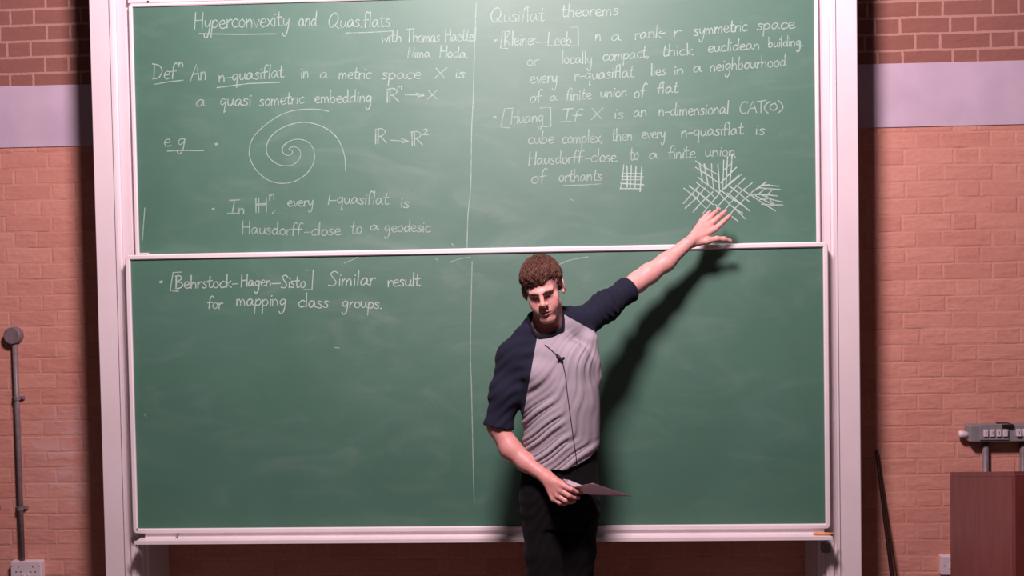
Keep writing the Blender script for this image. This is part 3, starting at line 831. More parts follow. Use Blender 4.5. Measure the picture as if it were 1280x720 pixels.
# ------------------------------------------------------------------ the man: signed distance volumes meshed as one skin
class Field:
    def __init__(self, lo, hi, h):
        self.lo = np.array(lo, float)
        self.h = h
        self.n = np.ceil((np.array(hi) - self.lo) / h).astype(int) + 1
        self.D = np.full(self.n, 1.0, np.float32)
        self.ax = [(self.lo[i] + h * np.arange(self.n[i])).astype(np.float32) for i in range(3)]

    def sub(self, lo, hi, pad):
        sl = []
        for i in range(3):
            a = int(math.floor((lo[i] - pad - self.lo[i]) / self.h))
            b = int(math.ceil((hi[i] + pad - self.lo[i]) / self.h)) + 1
            a, b = max(a, 0), min(b, self.n[i])
            if b <= a: return None, None
            sl.append(slice(a, b))
        X = self.ax[0][sl[0]][:, None, None]
        Y = self.ax[1][sl[1]][None, :, None]
        Zz = self.ax[2][sl[2]][None, None, :]
        return tuple(sl), (X, Y, Zz)

    def put(self, sl, d, k, op='add'):
        D = self.D[sl]
        d = d.astype(np.float32)
        if op == 'sub':
            d = -d
            h = np.clip(.5 - .5 * (d - D) / k, 0, 1)
            self.D[sl] = d * (1 - h) + D * h + k * h * (1 - h)
        else:
            h = np.clip(.5 + .5 * (D - d) / k, 0, 1)
            self.D[sl] = D * (1 - h) + d * h - k * h * (1 - h)

    def cone(self, a, b, ra, rb, k=.01, op='add'):
        a, b = np.array(a, float), np.array(b, float)
        m = max(ra, rb)
        sl, g = self.sub(np.minimum(a, b) - m, np.maximum(a, b) + m, k + 3 * self.h)
        if sl is None: return
        v = b - a
        L2 = float(v @ v) + 1e-12
        t = np.clip(((g[0] - a[0]) * v[0] + (g[1] - a[1]) * v[1] + (g[2] - a[2]) * v[2]) / L2, 0, 1)
        d = np.sqrt((g[0] - a[0] - t * v[0]) ** 2 + (g[1] - a[1] - t * v[1]) ** 2 + (g[2] - a[2] - t * v[2]) ** 2) - (ra + (rb - ra) * t)
        self.put(sl, d, k, op)

    def chain(self, pts, rs, k=.01, op='add'):
        for i in range(len(pts) - 1): self.cone(pts[i], pts[i + 1], rs[i], rs[i + 1], k, op)

    def ell(self, c, r, Rm=None, k=.01, op='add'):
        """ellipsoid with axes = columns of Rm"""
        c = np.array(c, float)
        r = np.array(r, float)
        Rm = np.eye(3) if Rm is None else np.array(Rm)
        ext = np.sqrt(((Rm * r[None, :]) ** 2).sum(1))
        sl, g = self.sub(c - ext, c + ext, k + 3 * self.h)
        if sl is None: return
        q = [(g[0] - c[0]) * Rm[0, i] + (g[1] - c[1]) * Rm[1, i] + (g[2] - c[2]) * Rm[2, i] for i in range(3)]
        k0 = np.sqrt(sum((q[i] / r[i]) ** 2 for i in range(3)))
        k1 = np.sqrt(sum((q[i] / r[i] ** 2) ** 2 for i in range(3))) + 1e-6
        self.put(sl, k0 * (k0 - 1) / k1, k, op)

    def column(self, rows, k=.01, op='add', p=2.3, grow=0.0):
        """stack of super-ellipses: rows of (z, cx, cy, rx, ry) from top to bottom"""
        R = np.array(sorted(rows))
        zlo, zhi = R[0, 0], R[-1, 0]
        mx = R[:, 3].max() + grow
        my = R[:, 4].max() + grow
        sl, g = self.sub((R[:, 1].min() - mx, R[:, 2].min() - my, zlo), (R[:, 1].max() + mx, R[:, 2].max() + my, zhi), k + 3 * self.h)
        if sl is None: return
        zz = g[2].ravel()
        zi = np.linspace(zlo, zhi, 400)
        ker = np.hanning(41); ker /= ker.sum()
        prof = []
        for j in range(1, 5):
            v = np.interp(zi, R[:, 0], R[:, j])
            v = np.convolve(np.pad(v, 20, mode='edge'), ker, 'valid')
            prof.append(np.interp(zz, zi, v)[None, None, :])
        cx, cy, rx, ry = prof
        rx = rx + grow
        ry = ry + grow
        k0 = (np.abs((g[0] - cx) / rx) ** p + np.abs((g[1] - cy) / ry) ** p) ** (1 / p)
        d = (k0 - 1) * np.minimum(rx, ry)
        dz = np.maximum(g[2] - zhi, zlo - g[2])
        d = np.maximum(d, dz)
        self.put(sl, d, k, op)

    def mesh(self):
        """surface nets"""
        D, n = self.D, self.n
        S = D < 0
        mixed = np.zeros(n - 1, bool)
        s0 = S[:-1, :-1, :-1]
        for i in (0, 1):
            for j in (0, 1):
                for k in (0, 1):
                    if i + j + k: mixed |= S[i:n[0] - 1 + i, j:n[1] - 1 + j, k:n[2] - 1 + k] != s0
        cells = np.argwhere(mixed)
        if len(cells) == 0: return None
        fid = (cells[:, 0] * (n[1] - 1) + cells[:, 1]) * (n[2] - 1) + cells[:, 2]
        cv = {}
        for i in (0, 1):
            for j in (0, 1):
                for k in (0, 1): cv[(i, j, k)] = D[cells[:, 0] + i, cells[:, 1] + j, cells[:, 2] + k].astype(float)
        acc = np.zeros((len(cells), 3))
        cnt = np.zeros(len(cells))
        cs = list(cv)
        for a in cs:
            for ax in range(3):
                if a[ax] == 0:
                    b = list(a); b[ax] = 1; b = tuple(b)
                    va, vb = cv[a], cv[b]
                    m = (va < 0) != (vb < 0)
                    t = np.where(m, va / np.where(m, va - vb, 1), 0)
                    p = np.tile(np.array(a, float), (len(cells), 1))
                    p[:, ax] += t
                    acc[m] += p[m]
                    cnt[m] += 1
        V = self.lo + (cells + acc / cnt[:, None]) * self.h
        F = []
        for ax in range(3):
            o1, o2 = [(1, 2), (2, 0), (0, 1)][ax]
            sa = [slice(None)] * 3; sb = [slice(None)] * 3
            sa[ax] = slice(0, n[ax] - 1); sb[ax] = slice(1, n[ax])
            A, B = S[tuple(sa)], S[tuple(sb)]
            e = np.argwhere(A != B)
            ok = (e[:, o1] > 0) & (e[:, o2] > 0) & (e[:, o1] < n[o1] - 1) & (e[:, o2] < n[o2] - 1)
            e = e[ok]
            fl = A[e[:, 0], e[:, 1], e[:, 2]]
            ids = []
            for d1, d2 in ((1, 1), (0, 1), (0, 0), (1, 0)):
                c = e.copy()
                c[:, o1] -= d1; c[:, o2] -= d2
                f = (c[:, 0] * (n[1] - 1) + c[:, 1]) * (n[2] - 1) + c[:, 2]
                ids.append(np.searchsorted(fid, f))
            Q = np.stack(ids, 1)
            Q[~fl] = Q[~fl][:, ::-1]
            F.append(Q)
        return V, np.concatenate(F)


def np_mesh(name, V, F):
    me = bpy.data.meshes.new(name)
    me.vertices.add(len(V))
    me.vertices.foreach_set('co', np.ascontiguousarray(V, np.float32).ravel())
    me.loops.add(F.size)
    me.loops.foreach_set('vertex_index', F.astype(np.int32).ravel())
    me.polygons.add(len(F))
    me.polygons.foreach_set('loop_start', np.arange(0, F.size, F.shape[1], dtype=np.int32))
    me.polygons.foreach_set('loop_total', np.full(len(F), F.shape[1], np.int32))
    me.update(calc_edges=True)
    me.validate()
    return me


def relax(V, F, it=1, lam=.5):
    n = len(V)
    for _ in range(it):
        acc = np.zeros((n, 3)); cnt = np.zeros(n)
        for a in range(4):
            b = (a + 1) % 4
            for x, y in ((a, b), (b, a)):
                for c in range(3): acc[:, c] += np.bincount(F[:, x], V[F[:, y], c], n)
                cnt += np.bincount(F[:, x], None, n)
        V = V + lam * (acc / np.maximum(cnt, 1)[:, None] - V)
    return V


def normals(V, F):
    fn = np.cross(V[F[:, 2]] - V[F[:, 0]], V[F[:, 3]] - V[F[:, 1]])
    N = np.zeros_like(V)
    for a in range(4):
        for c in range(3): N[:, c] += np.bincount(F[:, a], fn[:, c], len(V))
    return N / (np.linalg.norm(N, axis=1)[:, None] + 1e-12)


def take(V, F, mask):
    f = F[mask]
    u, inv = np.unique(f, return_inverse=True)
    return V[u], inv.reshape(f.shape)


YT = -0.77          # depth of the man's trunk
# --- head frame
HO = np.array([0.3134, -0.82, 1.6375])
HS = 0.9456


def head_matrix(y, p, r):
    Rz = np.array([[math.cos(y), -math.sin(y), 0], [math.sin(y), math.cos(y), 0], [0, 0, 1]])
    Rx = np.array([[1, 0, 0], [0, math.cos(p), -math.sin(p)], [0, math.sin(p), math.cos(p)]])
    Ry = np.array([[math.cos(r), 0, math.sin(r)], [0, 1, 0], [-math.sin(r), 0, math.cos(r)]])
    return Rz @ Ry @ Rx @ np.diag([1, -1, 1])


HM = head_matrix(-0.1341, 0.2594, -0.1815)
hl = lambda x, y, z: HO + HS * (HM @ np.array([x, y, z]))     # x to the man's left, y out of the face, z up


def to_head(V):
    return ((V - HO) @ HM) / HS


def build_head(Fd):
    def E(c, r, k=.012, op='add', tilt=None):
        Rm = HM if tilt is None else HM @ tilt
        Fd.ell(hl(*c), np.array(r) * HS, Rm, k * HS, op)

    def K(a, b, ra, rb, k=.01, op='add'):
        Fd.cone(hl(*a), hl(*b), ra * HS, rb * HS, k * HS, op)
    rx = lambda a: np.array([[1, 0, 0], [0, math.cos(a), -math.sin(a)], [0, math.sin(a), math.cos(a)]])
    E((0, -.022, .040), (.0735, .093, .085), .02)               # cranium
    E((0, .018, .045), (.066, .068, .066), .03)                 # forehead
    E((0, .028, -.028), (.0560, .060, .080), .025)              # face mass
    for s in (-1, 1):
        K((s * .039, .004, -.068), (s * .017, .068, -.107), .015, .016, .020)   # jaw line
        K((s * .041, -.010, -.02), (s * .037, .002, -.066), .011, .014, .015)
        E((s * .041, .052, -.030), (.018, .019, .017), .024)    # cheekbone
        E((s * .034, .062, -.058), (.018, .018, .022), .025)    # cheek
    E((0, .072, -.108), (.021, .018, .015), .018)               # chin
    E((0, .072, -.075), (.030, .021, .022), .018)               # muzzle
    K((-.040, .073, .011), (-.010, .088, .010), .0075, .0092, .018)   # brow ridge
    K((.040, .073, .011), (.010, .088, .010), .0075, .0092, .018)
    for s in (-1, 1):
        E((s * .030, .0985, -.011), (.0185, .017, .0115), .008, 'sub')      # socket
        E((s * .031, .0675, -.009), (.0135, .0130, .0120), .004)           # eyeball under the lowered lid
        K((s * .040, .0735, -.0170), (s * .021, .0785, -.0180), .0032, .0034, .009)    # lower lid
    K((0, .090, .006), (0, .106, -.030), .0080, .0095, .010)      # nose bridge
    E((0, .109, -.036), (.0120, .0110, .0100), .006)            # nose tip
    for s in (-1, 1):
        E((s * .0145, .0980, -.039), (.0068, .0100, .0074), .005)
        E((s * .0072, .105, -.0475), (.0038, .0055, .0032), .002, 'sub')
    # mouth
    for s in (-1, 1):
        K((s * .026, .0815, -.0730), (s * .007, .0945, -.0675), .0032, .0052, .004)
        K((s * .022, .0830, -.0775), (0, .0930, -.0815), .0038, .0066, .004)
    K((-.007, .0945, -.0675), (.007, .0945, -.0675), .0052, .0052, .004)
    for s in (-1, 1):
        K((s * .024, .0875, -.0745), (0, .1000, -.0745), .0012, .0026, .0015, 'sub')
    E((0, .094, -.0915), (.018, .006, .0045), .006, 'sub')        # dip under the lip
    for s in (-1, 1):
        a = np.array([[math.cos(.45 * s), -math.sin(.45 * s), 0], [math.sin(.45 * s), math.cos(.45 * s), 0], [0, 0, 1]]).T
        E((s * .0805, -.012, -.004), (.0058, .019, .032), .005, 'add', a @ rx(-.18))
        E((s * .0868, -.006, .000), (.0045, .009, .017), .003, 'sub', a @ rx(-.18))
        E((s * .0775, -.004, -.028), (.005, .008, .010), .004)


# --- joints, from the photograph, each at its own depth
P = at
neck_b = P(689, 421, YT + .03)
shR, shL = P(640, 446, YT), P(727, 405, YT + .05)
elR, wrR = P(622, 533, -.79), P(679, 594, -.89)
elL, wrL = P(797, 352, -.545), P(858, 305.5, -.490)
sp = 3.85 / FPX
HB = 0.0027


def row(py, l, r, y, ry):
    a, b = P(l, py, y), P(r, py, y)
    return (a[2], (a[0] + b[0]) / 2, y, (b[0] - a[0]) / 2, ry)


torso_rows = [row(410, 672, 702, YT + .01, .052), row(417, 668, 708, YT + .01, .066), row(424, 664, 714, YT + .005, .076), row(436, 652, 727, YT, .090), row(452, 646, 743, YT, .100), row(480, 648, 749, YT - .005, .112), row(505, 651, 750, YT - .008, .114),
              row(535, 654, 750, YT - .008, .110), row(565, 654, 749, YT - .008, .108), row(590, 652, 747, YT - .006, .110), row(606, 650, 747, YT - .004, .110)]
pelvis_rows = [row(545, 657, 745, YT, .096), row(590, 652, 747, YT, .102), row(615, 649, 749, YT, .106), row(635, 651, 750, YT, .104), row(655, 654, 748, YT, .098)]
shrink = lambda rows, d: [(z, cx, cy, rx - d, ry - d) for z, cx, cy, rx, ry in rows]
floor_pt = lambda x, y: np.array([x, y, 0.0])
hipR, hipL = P(677, 632, YT - .01), P(722, 632, YT + .01)
kneeR, kneeL = P(683, 745, YT - .035), P(720, 745, YT + .02)
ankR = np.array([kneeR[0] - .005, YT + .02, .10])
ankL = np.array([kneeL[0] + .030, YT + .07, .10])

body = Field((0.08, -1.02, -0.01), (1.13, -0.38, 2.03), HB)
# trunk and legs (inside the clothes)
body.column(shrink(torso_rows, .022), .02)
body.column(shrink(pelvis_rows, .016), .03)
for h_, k_, a_, dx in ((hipR, kneeR, ankR, 0), (hipL, kneeL, ankL, 0)):
    body.chain([h_, k_, a_], [.072, .050, .036], .02)
    toe = a_ + np.array([.0 if a_ is ankL else -.035, -.15, -.065])
    body.chain([a_, a_ + np.array([0, .03, -.06]), toe], [.036, .032, .026], .02)
# shoulders and neck
body.cone(P(667, 420, YT + .01), shR + np.array([.010, 0, -.006]), .038, .042, .03)
body.cone(neck_b + np.array([.02, .01, -.03]), shL + np.array([-.01, 0, 0]), .045, .044, .03)
body.cone(hl(0, -.036, -.060), neck_b + np.array([0, .005, 0]), .047, .056, .02)
body.cone(hl(.03, .0, -.06), neck_b + np.array([.015, -.03, -.015]), .020, .018, .02)
body.cone(hl(-.03, .0, -.06), neck_b + np.array([-.02, -.03, -.015]), .020, .018, .02)
body.cone(hl(-.012, -.042, -.085), P(670, 414, YT + .012), .036, .028, .02)
body.cone(hl(.010, -.042, -.085), P(697, 410, YT + .02), .034, .024, .02)
build_head(body)
# arms
mixp = lambda a, b, t: np.array(a) * (1 - t) + np.array(b) * t
body.chain([shR, mixp(shR, elR, .5), elR], [.050, .044, .038], .02)
body.chain([elR, P(638, 561, -.815), P(657, 578, -.845), wrR], [.038, .040, .033, .0245], .02)
body.chain([shL, mixp(shL, elL, .5), elL], [.048, .042, .038], .02)
body.chain([elL, P(811, 342.5, -.532), P(832, 328, -.508), wrL], [.0385, .0395, .0355, .0265], .025)
body.ell(P(799, 358, -.535), (.022, .022, .022), None, .02)

# left hand: back of the hand to the camera, fingers spread towards the diagram, thumb out to the side
dL = -.445
kn = {'i': P(893.5, 286.5, dL - .018), 'm': P(888, 280.5, dL - .008), 'r': P(882.5, 276.5, dL - .002), 'p': P(877.5, 275.5, dL + .002)}
for f_, r0 in (('i', .0125), ('m', .0125), ('r', .012), ('p', .0115)):
    body.cone(wrL + np.array([.012, 0, .008]), kn[f_], .0175, r0, .012)
body.cone(P(866, 304, dL - .03), P(881, 298, dL - .02), .018, .015, .012)
fing = {'i': ((893.5, 286.5, dL - .018), (903.5, 277.5, dL - .012), (908.5, 273, dL + .004), (912.5, 269.5, dL + .022)),
        'm': ((888, 280.5, dL - .008), (898, 271.5, dL - .004), (903, 267.5, dL + .014), (907, 264.0, dL + .034)),
        'r': ((882.5, 276.5, dL - .002), (890.5, 268.5, dL + .002), (894.5, 265, dL + .020), (898, 262, dL + .040)),
        'p': ((877.5, 275.5, dL + .002), (882.5, 269.5, dL + .008), (885, 267, dL + .022), (887.3, 264.8, dL + .036))}
for f_, pts in fing.items():
    r = {'i': (.0120, .0104, .0094, .0080), 'm': (.0120, .0106, .0096, .0082), 'r': (.0115, .0100, .0090, .0078), 'p': (.011, .0090, .0080, .0070)}[f_]
    body.chain([P(*q) for q in pts], r, .004)
body.chain([P(868, 303.5, dL - .035), P(884, 301, dL - .035), P(896, 298.3, dL - .032), P(905, 298.8, dL - .026), P(913, 301, dL - .018)], [.016, .0145, .0105, .0098, .0078], .008)

# right hand: fingers curled under the sheet of paper, thumb lying on top of it
kR = {'i': P(703, 606.5, -.955), 'm': P(701, 613.5, -.955), 'r': P(697, 619.5, -.950), 'p': P(691.5, 623.5, -.940)}
for f_, r0 in (('i', .0125), ('m', .0125), ('r', .012), ('p', .0115)):
    body.cone(wrR + np.array([.008, -.008, -.006]), kR[f_], .0185, r0, .012)
body.cone(wrR + np.array([.01, 0, -.004]), P(692, 602, -.925), .021, .017, .012)
cur = {'i': ((703, 606.5, -.955), (714, 611.8, -.975), (721, 614.6, -.965), (726.5, 615.8, -.950)),
       'm': ((701, 613.5, -.955), (711.5, 619.5, -.972), (718, 621.8, -.960), (723, 622.3, -.942)),
       'r': ((697, 619.5, -.950), (706.5, 625.5, -.965), (713, 627.2, -.952), (718, 626.6, -.934)),
       'p': ((691.5, 623.5, -.940), (699.5, 628.5, -.952), (705, 629.6, -.940), (709.5, 628.8, -.924))}
for f_, pts in cur.items():
    r = {'i': (.0115, .0096, .0088, .0074), 'm': (.0115, .0098, .0088, .0074), 'r': (.011, .0092, .0084, .0070), 'p': (.010, .0080, .0072, .0062)}[f_]
    body.chain([P(*q) for q in pts], r, .004)
body.chain([wrR + np.array([.015, .01, .004]), P(694, 600.5, -.915), P(704, 605.0, -.925), P(713, 608.6, -.930)], [.016, .0135, .0108, .0085], .007)

BV, BF = body.mesh()
del body
BV = relax(BV, BF, 1, .35)
me = np_mesh('person', BV, BF)
# colour differences of the skin: lips, flush of cheeks and nose, shaved beard, lash line
HLc = to_head(BV)
x, y, z = HLc[:, 0], HLc[:, 1], HLc[:, 2]
gs = lambda d, s: np.exp(-(d / s) ** 2)
front = np.clip((y - .03) / .03, 0, 1)
inhead = (np.abs(x) < .1) & (np.abs(y) < .15) & (z > -.14) & (z < .15)
lip = np.clip(1.8 - np.sqrt((x / .028) ** 2 + ((z + .0745) / .0115) ** 2) * 1.8, 0, 1) * (y > .082)
flush = .30 * (gs(np.hypot(np.abs(x) - .042, z + .035), .022) + gs(np.hypot(x, z + .036), .014)) * front
red = np.where(inhead, np.clip(np.maximum(lip * .85, flush), 0, 1), 0)
mouth = np.clip(1.5 - np.sqrt((x / .022) ** 2 + ((z + .0747) / .0029) ** 2), 0, 1) * (y > .08)
lash = np.zeros(len(x))
for s in (-1, 1):
    u = (s * x - .031) / .0135
    zl = -.0150 + .0025 * u * u
    lash = np.maximum(lash, np.where(np.abs(u) < 1.05, gs(z - zl, .0016), 0) * (y > .06) * .9)
dark = np.where(inhead, np.clip(np.maximum(mouth, lash), 0, 1), 0)
beard = np.where(inhead, np.clip((-.050 - z) / .02, 0, 1) * np.clip((y + .005) / .02, 0, 1) * (1 - lip), 0)
hand = ((BV[:, 0] > .9) | ((BV[:, 2] < 1.05) & (BV[:, 1] < -.86))).astype(float)
red = np.maximum(red, np.where((BV[:, 2] < 1.16) & (BV[:, 1] < -.80), .34, hand * .05))  # lowered forearm and hand tinted a darker red
ca = me.color_attributes.new('tint', 'FLOAT_COLOR', 'POINT')
ca.data.foreach_set('color', np.stack([red, dark, beard * .8, np.ones(len(x))], 1).astype(np.float32).ravel())
# keep origin at the feet
FEET = Vector((float((ankR[0] + ankL[0]) / 2), YT, 0))
me.transform(Matrix.Translation(-FEET))
man = link_mesh('person', me, M_skin, None, True)
man.location = FEET
tag(man, 'man in a grey and navy raglan shirt reaching one arm up to the chalk diagram', 'person')


def wear(name, V, F, mat, parent=man, smooth=True):
    me = np_mesh(name, np.asarray(V) - np.array(parent.matrix_world.translation if False else FEET), F)
    o = bpy.data.objects.new(name, me)
    COL.objects.link(o)
    me.materials.append(mat)
    if smooth: me.polygons.foreach_set('use_smooth', [True] * len(me.polygons))
    o.parent = parent
    return o


# --- shirt
HC = 0.0035
sh = Field((0.07, -0.97, 0.90), (0.80, -0.55, 1.66), HC)
cuffR = P(622.5, 535.5, -.79)
cuffL = P(785.5, 361.5, -.572)


def shirt_parts(f, g):
    f.column(torso_rows, .02, grow=g)
    f.cone(P(664, 417, YT + .01), shR, .054 + g, .056 + g, .03)
    f.cone(P(672, 408, YT + .035), P(708, 398, YT + .045), .052 + g, .050 + g, .03)
    f.cone(neck_b + np.array([.02, .02, -.035]), shL + np.array([-.012, 0, .002]), .050 + g, .053 + g, .03)
    f.chain([shR, mixp(shR, cuffR, .5), cuffR, cuffR + (cuffR - shR) * .12], [.056 + g, .057 + g, .051 + g, .050 + g], .035)
    f.chain([shL, mixp(shL, cuffL, .5), cuffL, cuffL + (cuffL - shL) * .15], [.060 + g, .057 + g, .047 + g, .045 + g], .035)
    # chest and the drape under the raised arm
    f.ell(P(674, 468, YT - .075), (.055 + g, .045 + g, .05 + g), None, .03)
    f.ell(P(720, 452, YT - .055), (.05 + g, .045 + g, .065 + g), None, .05)
    f.cone(P(738, 425, YT - .01), P(744, 470, YT - .01), .030 + g, .02 + g, .04)


shirt_parts(sh, 0.0)
inner = Field((0.07, -0.97, 0.90), (0.80, -0.55, 1.66), HC)
shirt_parts(inner, -0.0085)
D = np.maximum(sh.D, -inner.D)
X_, Y_, Z_ = sh.ax[0][:, None, None], sh.ax[1][None, :, None], sh.ax[2][None, None, :]


def halfspace(p, n):
    n = np.array(n) / np.linalg.norm(n)
    return (X_ - p[0]) * n[0] + (Y_ - p[1]) * n[1] + (Z_ - p[2]) * n[2]


# hem: a curve over x
hx = [P(a, b, YT - .1) for a, b in ((640, 582), (668, 586), (692, 588.5), (718, 584), (738, 574), (752, 562))]
hz = np.interp(sh.ax[0], [q[0] for q in hx], [q[2] for q in hx])[:, None, None]
torso_zone = X_ > cuffR[0] + .075
D = np.where(torso_zone | (Z_ > 1.25), np.maximum(D, hz - Z_), D)
# sleeve ends
dR = (cuffR - shR); dLv = (cuffL - shL)
armR = (X_ < P(646, 530, YT)[0]) & (Z_ < 1.25)
D = np.where(armR, np.maximum(D, halfspace(P(623.5, 534.5, -.79), P(621.5, 535.5, -.80) - P(631, 480, -.78))), D)
armL = X_ > P(756, 400, YT)[0]
D = np.where(armL, np.maximum(D, halfspace(cuffL, dLv)), D)
# neck opening
na = P(682.5, 405, YT + .004)
ndir = np.array([-.05, -.22, .97]); ndir /= np.linalg.norm(ndir)
nx_ = np.cross(np.array([0, 1.0, 0]), ndir); nx_ /= np.linalg.norm(nx_)
ny_ = np.cross(ndir, nx_)
NRX, NRY = .0700, .0760
sh0 = Field(neck_b - .16, neck_b + .16, .004)
shirt_parts(sh0, 0.0)
_v, _f = sh0.mesh()
ntree = BVHTree.FromPolygons([Vector(v) for v in _v], [tuple(int(i) for i in f) for f in _f])
loop = []
for k in range(72):
    a_ = 2 * math.pi * k / 72
    o_ = na + nx_ * math.cos(a_) * NRX + ny_ * math.sin(a_) * NRY + ndir * .15
    h_ = ntree.ray_cast(Vector(o_), Vector(-ndir))
    loop.append(np.array(h_[0]) if h_[0] is not None else o_ - ndir * .15)
loop = np.array(loop)
for _ in range(6): loop = .5 * loop + .25 * (np.roll(loop, 1, 0) + np.roll(loop, -1, 0))
cyl = np.sqrt((((X_ - na[0]) * nx_[0] + (Y_ - na[1]) * nx_[1] + (Z_ - na[2]) * nx_[2]) / (NRX - .003)) ** 2
              + (((X_ - na[0]) * ny_[0] + (Y_ - na[1]) * ny_[1] + (Z_ - na[2]) * ny_[2]) / (NRY - .003)) ** 2)
D = np.where(Z_ > neck_b[2] - .09, np.maximum(D, -(cyl - 1) * NRX), D)
sh.D = D.astype(np.float32)
SV, SF = sh.mesh()
SV = relax(SV, SF, 2, .5)
# creases: pulled from the lower left flank up to the raised shoulder
N = normals(SV, SF)
px_, py_ = project(SV)


def crease(u, w, sharp=2.0):
    return np.abs(np.sin(u / w * np.pi)) ** sharp


dx_, dy_ = px_ - 752, py_ - 372
th = np.arctan2(-dx_, dy_)                       # fan of folds hung from the raised shoulder
rad = np.hypot(dx_, dy_)
th2 = th + .035 * np.sin(rad * .045 + 1.3) + .02 * np.sin(rad * .11 + th * 5)
fold = (np.sin(th2 * 62 + 1.1 * np.sin(rad * .03)) * .55 + np.sin(th2 * 101 + 2.0 + np.sin(rad * .05)) * .35 + np.sin(th2 * 29 + .5) * .5)
fold = np.tanh(fold * 1.2) - .25
ca, sa = math.cos(math.radians(40)), math.sin(math.radians(40))
uu = px_ * sa + py_ * ca + 2.2 * np.sin((px_ * ca - py_ * sa) * .05 + 1) + 1.2 * np.sin((px_ * ca - py_ * sa) * .11)
diag = np.tanh(1.3 * (np.sin(uu * 2 * np.pi / 15.5) * .6 + np.sin(uu * 2 * np.pi / 9.7 + 1.2) * .45)) - .2
wd_ = np.clip((700 + (py_ - 500) * .25 - px_) / 22 + .5, 0, 1)
wd_ = wd_ * wd_ * (3 - 2 * wd_)
wd_ = np.maximum(wd_, np.clip((py_ - 545) / 15, 0, 1))
fold = fold * (1 - wd_) + diag * wd_
mod = .70 + .30 * np.sin(rad * .03 + 1.0)
lowleft = gs((px_ - 674) / 38, 1) * gs((py_ - 525) / 55, 1)
right = gs((px_ - 726) / 24, 1) * gs((py_ - 455) / 60, 1)
belly = gs((py_ - 568) / 26, 1) * .45
amp = .0100 * np.clip(lowleft * 1.1 + .55 * right + belly + .10, 0, 1) * mod * np.clip((rad - 42) / 45, 0, 1)
RA, RB, LA, LB = (672., 418.), (661., 480.), (704., 392.5), (748., 417.)


def seam_side(x_, y_, a_, b_):
    return (b_[0] - a_[0]) * (y_ - a_[1]) - (b_[1] - a_[1]) * (x_ - a_[0])


# RA->RB runs downwards: points to its left in the photo are the right sleeve
isR = (-seam_side(px_, py_, RA, RB) < 0) & (px_ < 688)
isL = (seam_side(px_, py_, LA, LB) < 0) & (px_ >= 688)
tors = ~(isR | isL)
amp = np.where(tors, amp, .0022 * (.3 + .7 * np.sin(px_ * .11 + py_ * .043 + 1) ** 2))
ring = np.where(isL, np.sin((px_ * .85 - py_ * .5) / 9.0 * 2 * np.pi + np.sin(py_ * .2)), np.sin((py_ + .5 * px_ + 4 * np.sin(px_ * .12)) / 15.0 * 2 * np.pi))
SV = SV + N * (np.where(tors, fold * amp, ring * amp))[:, None]
# split into body and two sleeves along the raglan seams (clean plane cuts)
def seam_plane(p, q):
    o_, d1 = ray(*p)
    _, d2 = ray(*q)
    return o_, d1.cross(d2).normalized()


bmS = bmesh.new()
vs_ = [bmS.verts.new(v) for v in SV]
for f_ in SF: bmS.faces.new([vs_[i] for i in f_])
for p_, q_ in ((RA, RB), (LA, LB)):
    o_, n_ = seam_plane(p_, q_)
    bmesh.ops.bisect_plane(bmS, geom=bmS.verts[:] + bmS.edges[:] + bmS.faces[:], dist=1e-6, plane_co=o_, plane_no=n_)
bmS.verts.index_update()
sets = {'b': [], 'R': [], 'L': []}
fc = np.array([f_.calc_center_median()[:] for f_ in bmS.faces])
fx, fy = project(fc)
fR = (-seam_side(fx, fy, RA, RB) < 0) & (fx < 688)
fL = (seam_side(fx, fy, LA, LB) < 0) & (fx >= 688)
vco = [v.co.copy() for v in bmS.verts]
for key, mask, nm, mt, lb in (('b', ~(fR | fL), 'shirt_body', M_grey, 'heather grey shirt body with diagonal creases'), ('R', fR, 'sleeve', M_navy, 'navy raglan sleeve'), ('L', fL, 'sleeve', M_navy, 'navy raglan sleeve')):
    mp_, vl, fl_ = {}, [], []
    for k_, f_ in enumerate(bmS.faces):
        if not mask[k_]: continue
        ids = []
        for v in f_.verts:
            if v.index not in mp_:
                mp_[v.index] = len(vl)
                vl.append(vco[v.index] - FEET)
            ids.append(mp_[v.index])
        fl_.append(ids)
    me = bpy.data.meshes.new(nm)
    me.from_pydata(vl, [], fl_)
    o = bpy.data.objects.new(nm, me)
    COL.objects.link(o)
    me.materials.append(mt)
    me.polygons.foreach_set('use_smooth', [True] * len(me.polygons))
    o.parent = man
    o['label'] = lb
bmS.free()
# turned-up cuff of the raised sleeve
cf = Field(cuffL - .09, cuffL + .09, HC)
ax_ = dLv / np.linalg.norm(dLv)
c0, c1 = cuffL - ax_ * .026, cuffL + ax_ * .004
cf.cone(c0 - ax_ * .03, c1 + ax_ * .03, .0555, .0535, .005)
X_, Y_, Z_ = cf.ax[0][:, None, None], cf.ax[1][None, :, None], cf.ax[2][None, None, :]
ci = Field(cuffL - .09, cuffL + .09, HC)
ci.cone(c0 - ax_ * .06, c1 + ax_ * .06, .0435, .042, .005)
cf.D = np.maximum(np.maximum(np.maximum(cf.D, -ci.D), halfspace(c1, ax_)), halfspace(c0, -ax_)).astype(np.float32)
CV, CF = cf.mesh()
CV = relax(CV, CF, 2, .5)
wear('rolled_cuff', CV, CF, M_navy)

